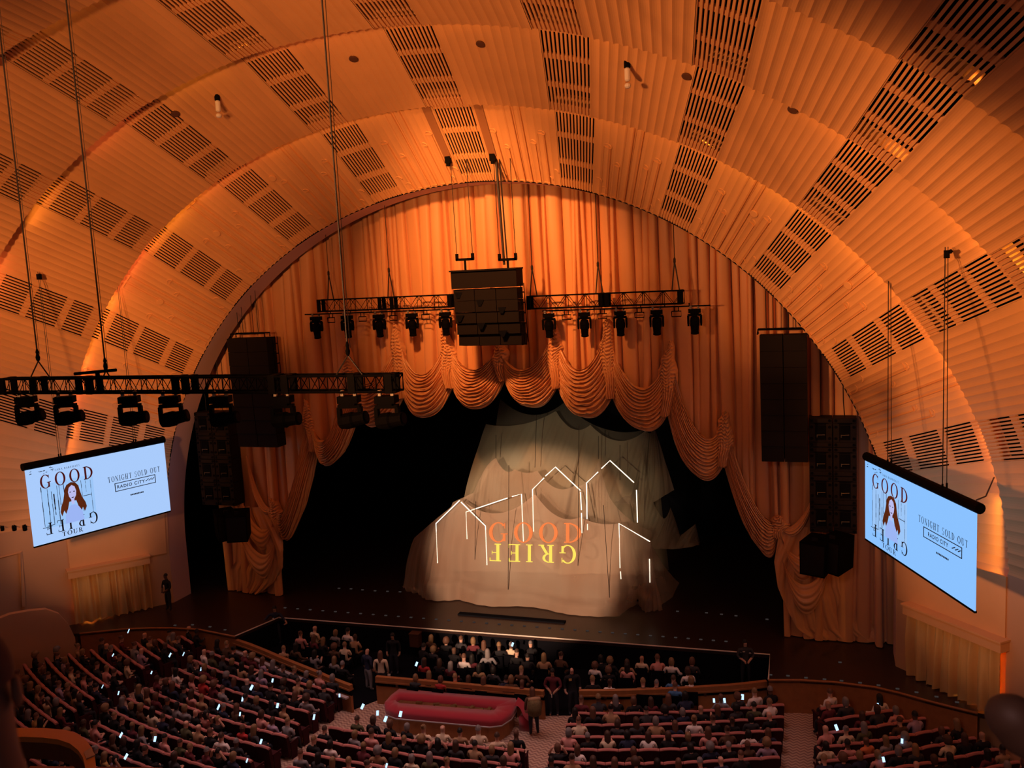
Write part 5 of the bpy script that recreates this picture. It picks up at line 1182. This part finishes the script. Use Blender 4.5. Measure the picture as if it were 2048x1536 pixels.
# person with a backpack in the aisle beside the box
P = at_z(1063, 1466, HF)
t = stander('person with long hair and a shaggy tan backpack in the aisle by the crimson box', at_z(1069, 1470, HF), .5, 'side', 'brown', 'fair', 'chestnut', 'long', MT['jeans'], .98)
m = MB(); m.lathe([(.05, -.02), (.24, .02), (.27, .25), (.25, .48), (.18, .58), (.04, .60)], (0, -.27, .92), 12); lpart(m, 'backpack', mat('shaggy_bag', (.13, .09, .04), .95, noise=.5, nscale=14), t, True)
m = MB(); m.tube([(-.2, -.27, 1.48), (0, -.32, 1.52), (.2, -.27, 1.48)], .08, 8); lpart(m, 'furry_collar', TOPS['tan'], t, True)
# ------------------------------------------------------------------ gilded balcony rail and two viewers close to the camera
ZR = 5.6
out = [(-40, 1458), (45, 1455.5), (90, 1456), (130, 1459.5), (155, 1467), (172, 1480), (184, 1496), (190, 1515), (193, 1545), (194, 1600)]
inn = [(-40, 1475), (45, 1473.5), (85, 1475), (117, 1479), (140, 1487), (156, 1500), (166, 1515), (170, 1532), (172, 1550), (173, 1600)]
m = MB(); rows = []
for a, b in zip(out, inn):
    A_, B_ = at_z(*a, ZR), at_z(*b, ZR); rows.append([A_+Vector((0, 0, -.12)), A_, B_, B_+Vector((0, 0, -.12))])
m.grid(rows, close=True)
t = thing('balcony_rail', 'gilded curved balcony handrail at the lower left corner', 'handrail', tuple(at_z(120, 1470, ZR-1)))
part(m, 'handrail', MT['gold_rail'], t)
m = MB(); m.grid([[at_z(*b, ZR)+Vector((0, 0, z)) for z in (-.12, -.5)] for b in inn]); part(m, 'rail_skirt', MT['woodd'], t)
m = MB(); q = [at_z(*a, ZR-.02) for a in ((181, 1499), (191, 1513), (173, 1521), (168, 1508))]; m.add(q+[p+Vector((0, 0, .04)) for p in q], [(4, 5, 6, 7), (0, 1, 5, 4), (1, 2, 6, 5), (2, 3, 7, 6), (3, 0, 4, 7)]); part(m, 'steel_joint', MT['steel'], t)
m = MB(); a, b = at_z(66, 1531, ZR-.8), at_z(330, 1534, ZR-.8); m.box((a+b)/2+Vector((0, -.2, -.1)), ((b-a).length, .35, .2), rz=math.atan2(b.y-a.y, b.x-a.x)); part(m, 'lower_ledge', MT['wood'], t)
def viewer(label, px, py, dist, rz, sk, hairm, s=1.0, ear=True, roll=0.0):
    d = Vector(ray(px, py)); C = Vector(CAM)+d*dist            # middle of the head
    J = [((0, 0, -.62), .24, .16), ((0, 0, -.42), .22, .14), ((0, .0, -.27), .15, .10), ((0, .0, -.18), .088), ((0, .02, -.09), .098, .108), ((0, .03, .0), .104, .128), ((0, .02, .085), .082, .100), ((0, .15, -.03), .02), ((-.22, 0, -.36), .09), ((-.32, .08, -.62), .065), ((.22, 0, -.36), .09), ((.32, .08, -.62), .065)]
    me = skin_mesh('person', J, [(0, 1), (1, 2), (2, 3), (3, 4), (4, 5), (5, 6), (5, 7), (1, 8), (8, 9), (1, 10), (10, 11)], 0, 2)
    paint(me, lambda c: 0 if c.z > -.19 else 1)
    o = bpy.data.objects.new('person', me); col.objects.link(o); o.location = C; o.rotation_euler = (Matrix.Rotation(roll, 3, d) @ Matrix.Rotation(rz, 3, 'Z')).to_euler(); o.scale = (s, s, s)
    for i, mm in enumerate((sk, TOPS['black'], TOPS['black'], TOPS['black'])): o.material_slots[i].link = 'OBJECT'; o.material_slots[i].material = mm
    if ear:
        for sx in (-1, 1):
            m = MB(); m.lathe([(.004, -.03), (.02, -.026), (.024, 0), (.02, .022), (.006, .03)], (0, 0, 0), 10, rot=Matrix.Rotation(.2, 3, 'X')); m.v = [(x*.45+sx*.085, y*1.1+.01, z-.02) for x, y, z in m.v]; lpart(m, 'ear', sk, o, True)
    if hairm:
        h = hair('crop' if ear else 'mid', .0, .03); c = bpy.data.objects.new('hair', h); col.objects.link(c); c.parent = o; c.material_slots[0].link = 'OBJECT'; c.material_slots[0].material = hairm
    return tag(o, label, 'person')
viewer('head and shoulder of a viewer cut off by the left edge, out of focus', -70, 1385, 1.75, .75, SKINS['fair'], mat('hair_cropped_grey', (.22, .11, .09), .8), 1.0)
viewer('dark blurred head of a viewer at the right edge below the guard', 2040, 1446, 3.0, .2, SKINS['deep'], HAIRC['brown'], .80, False, -.9)
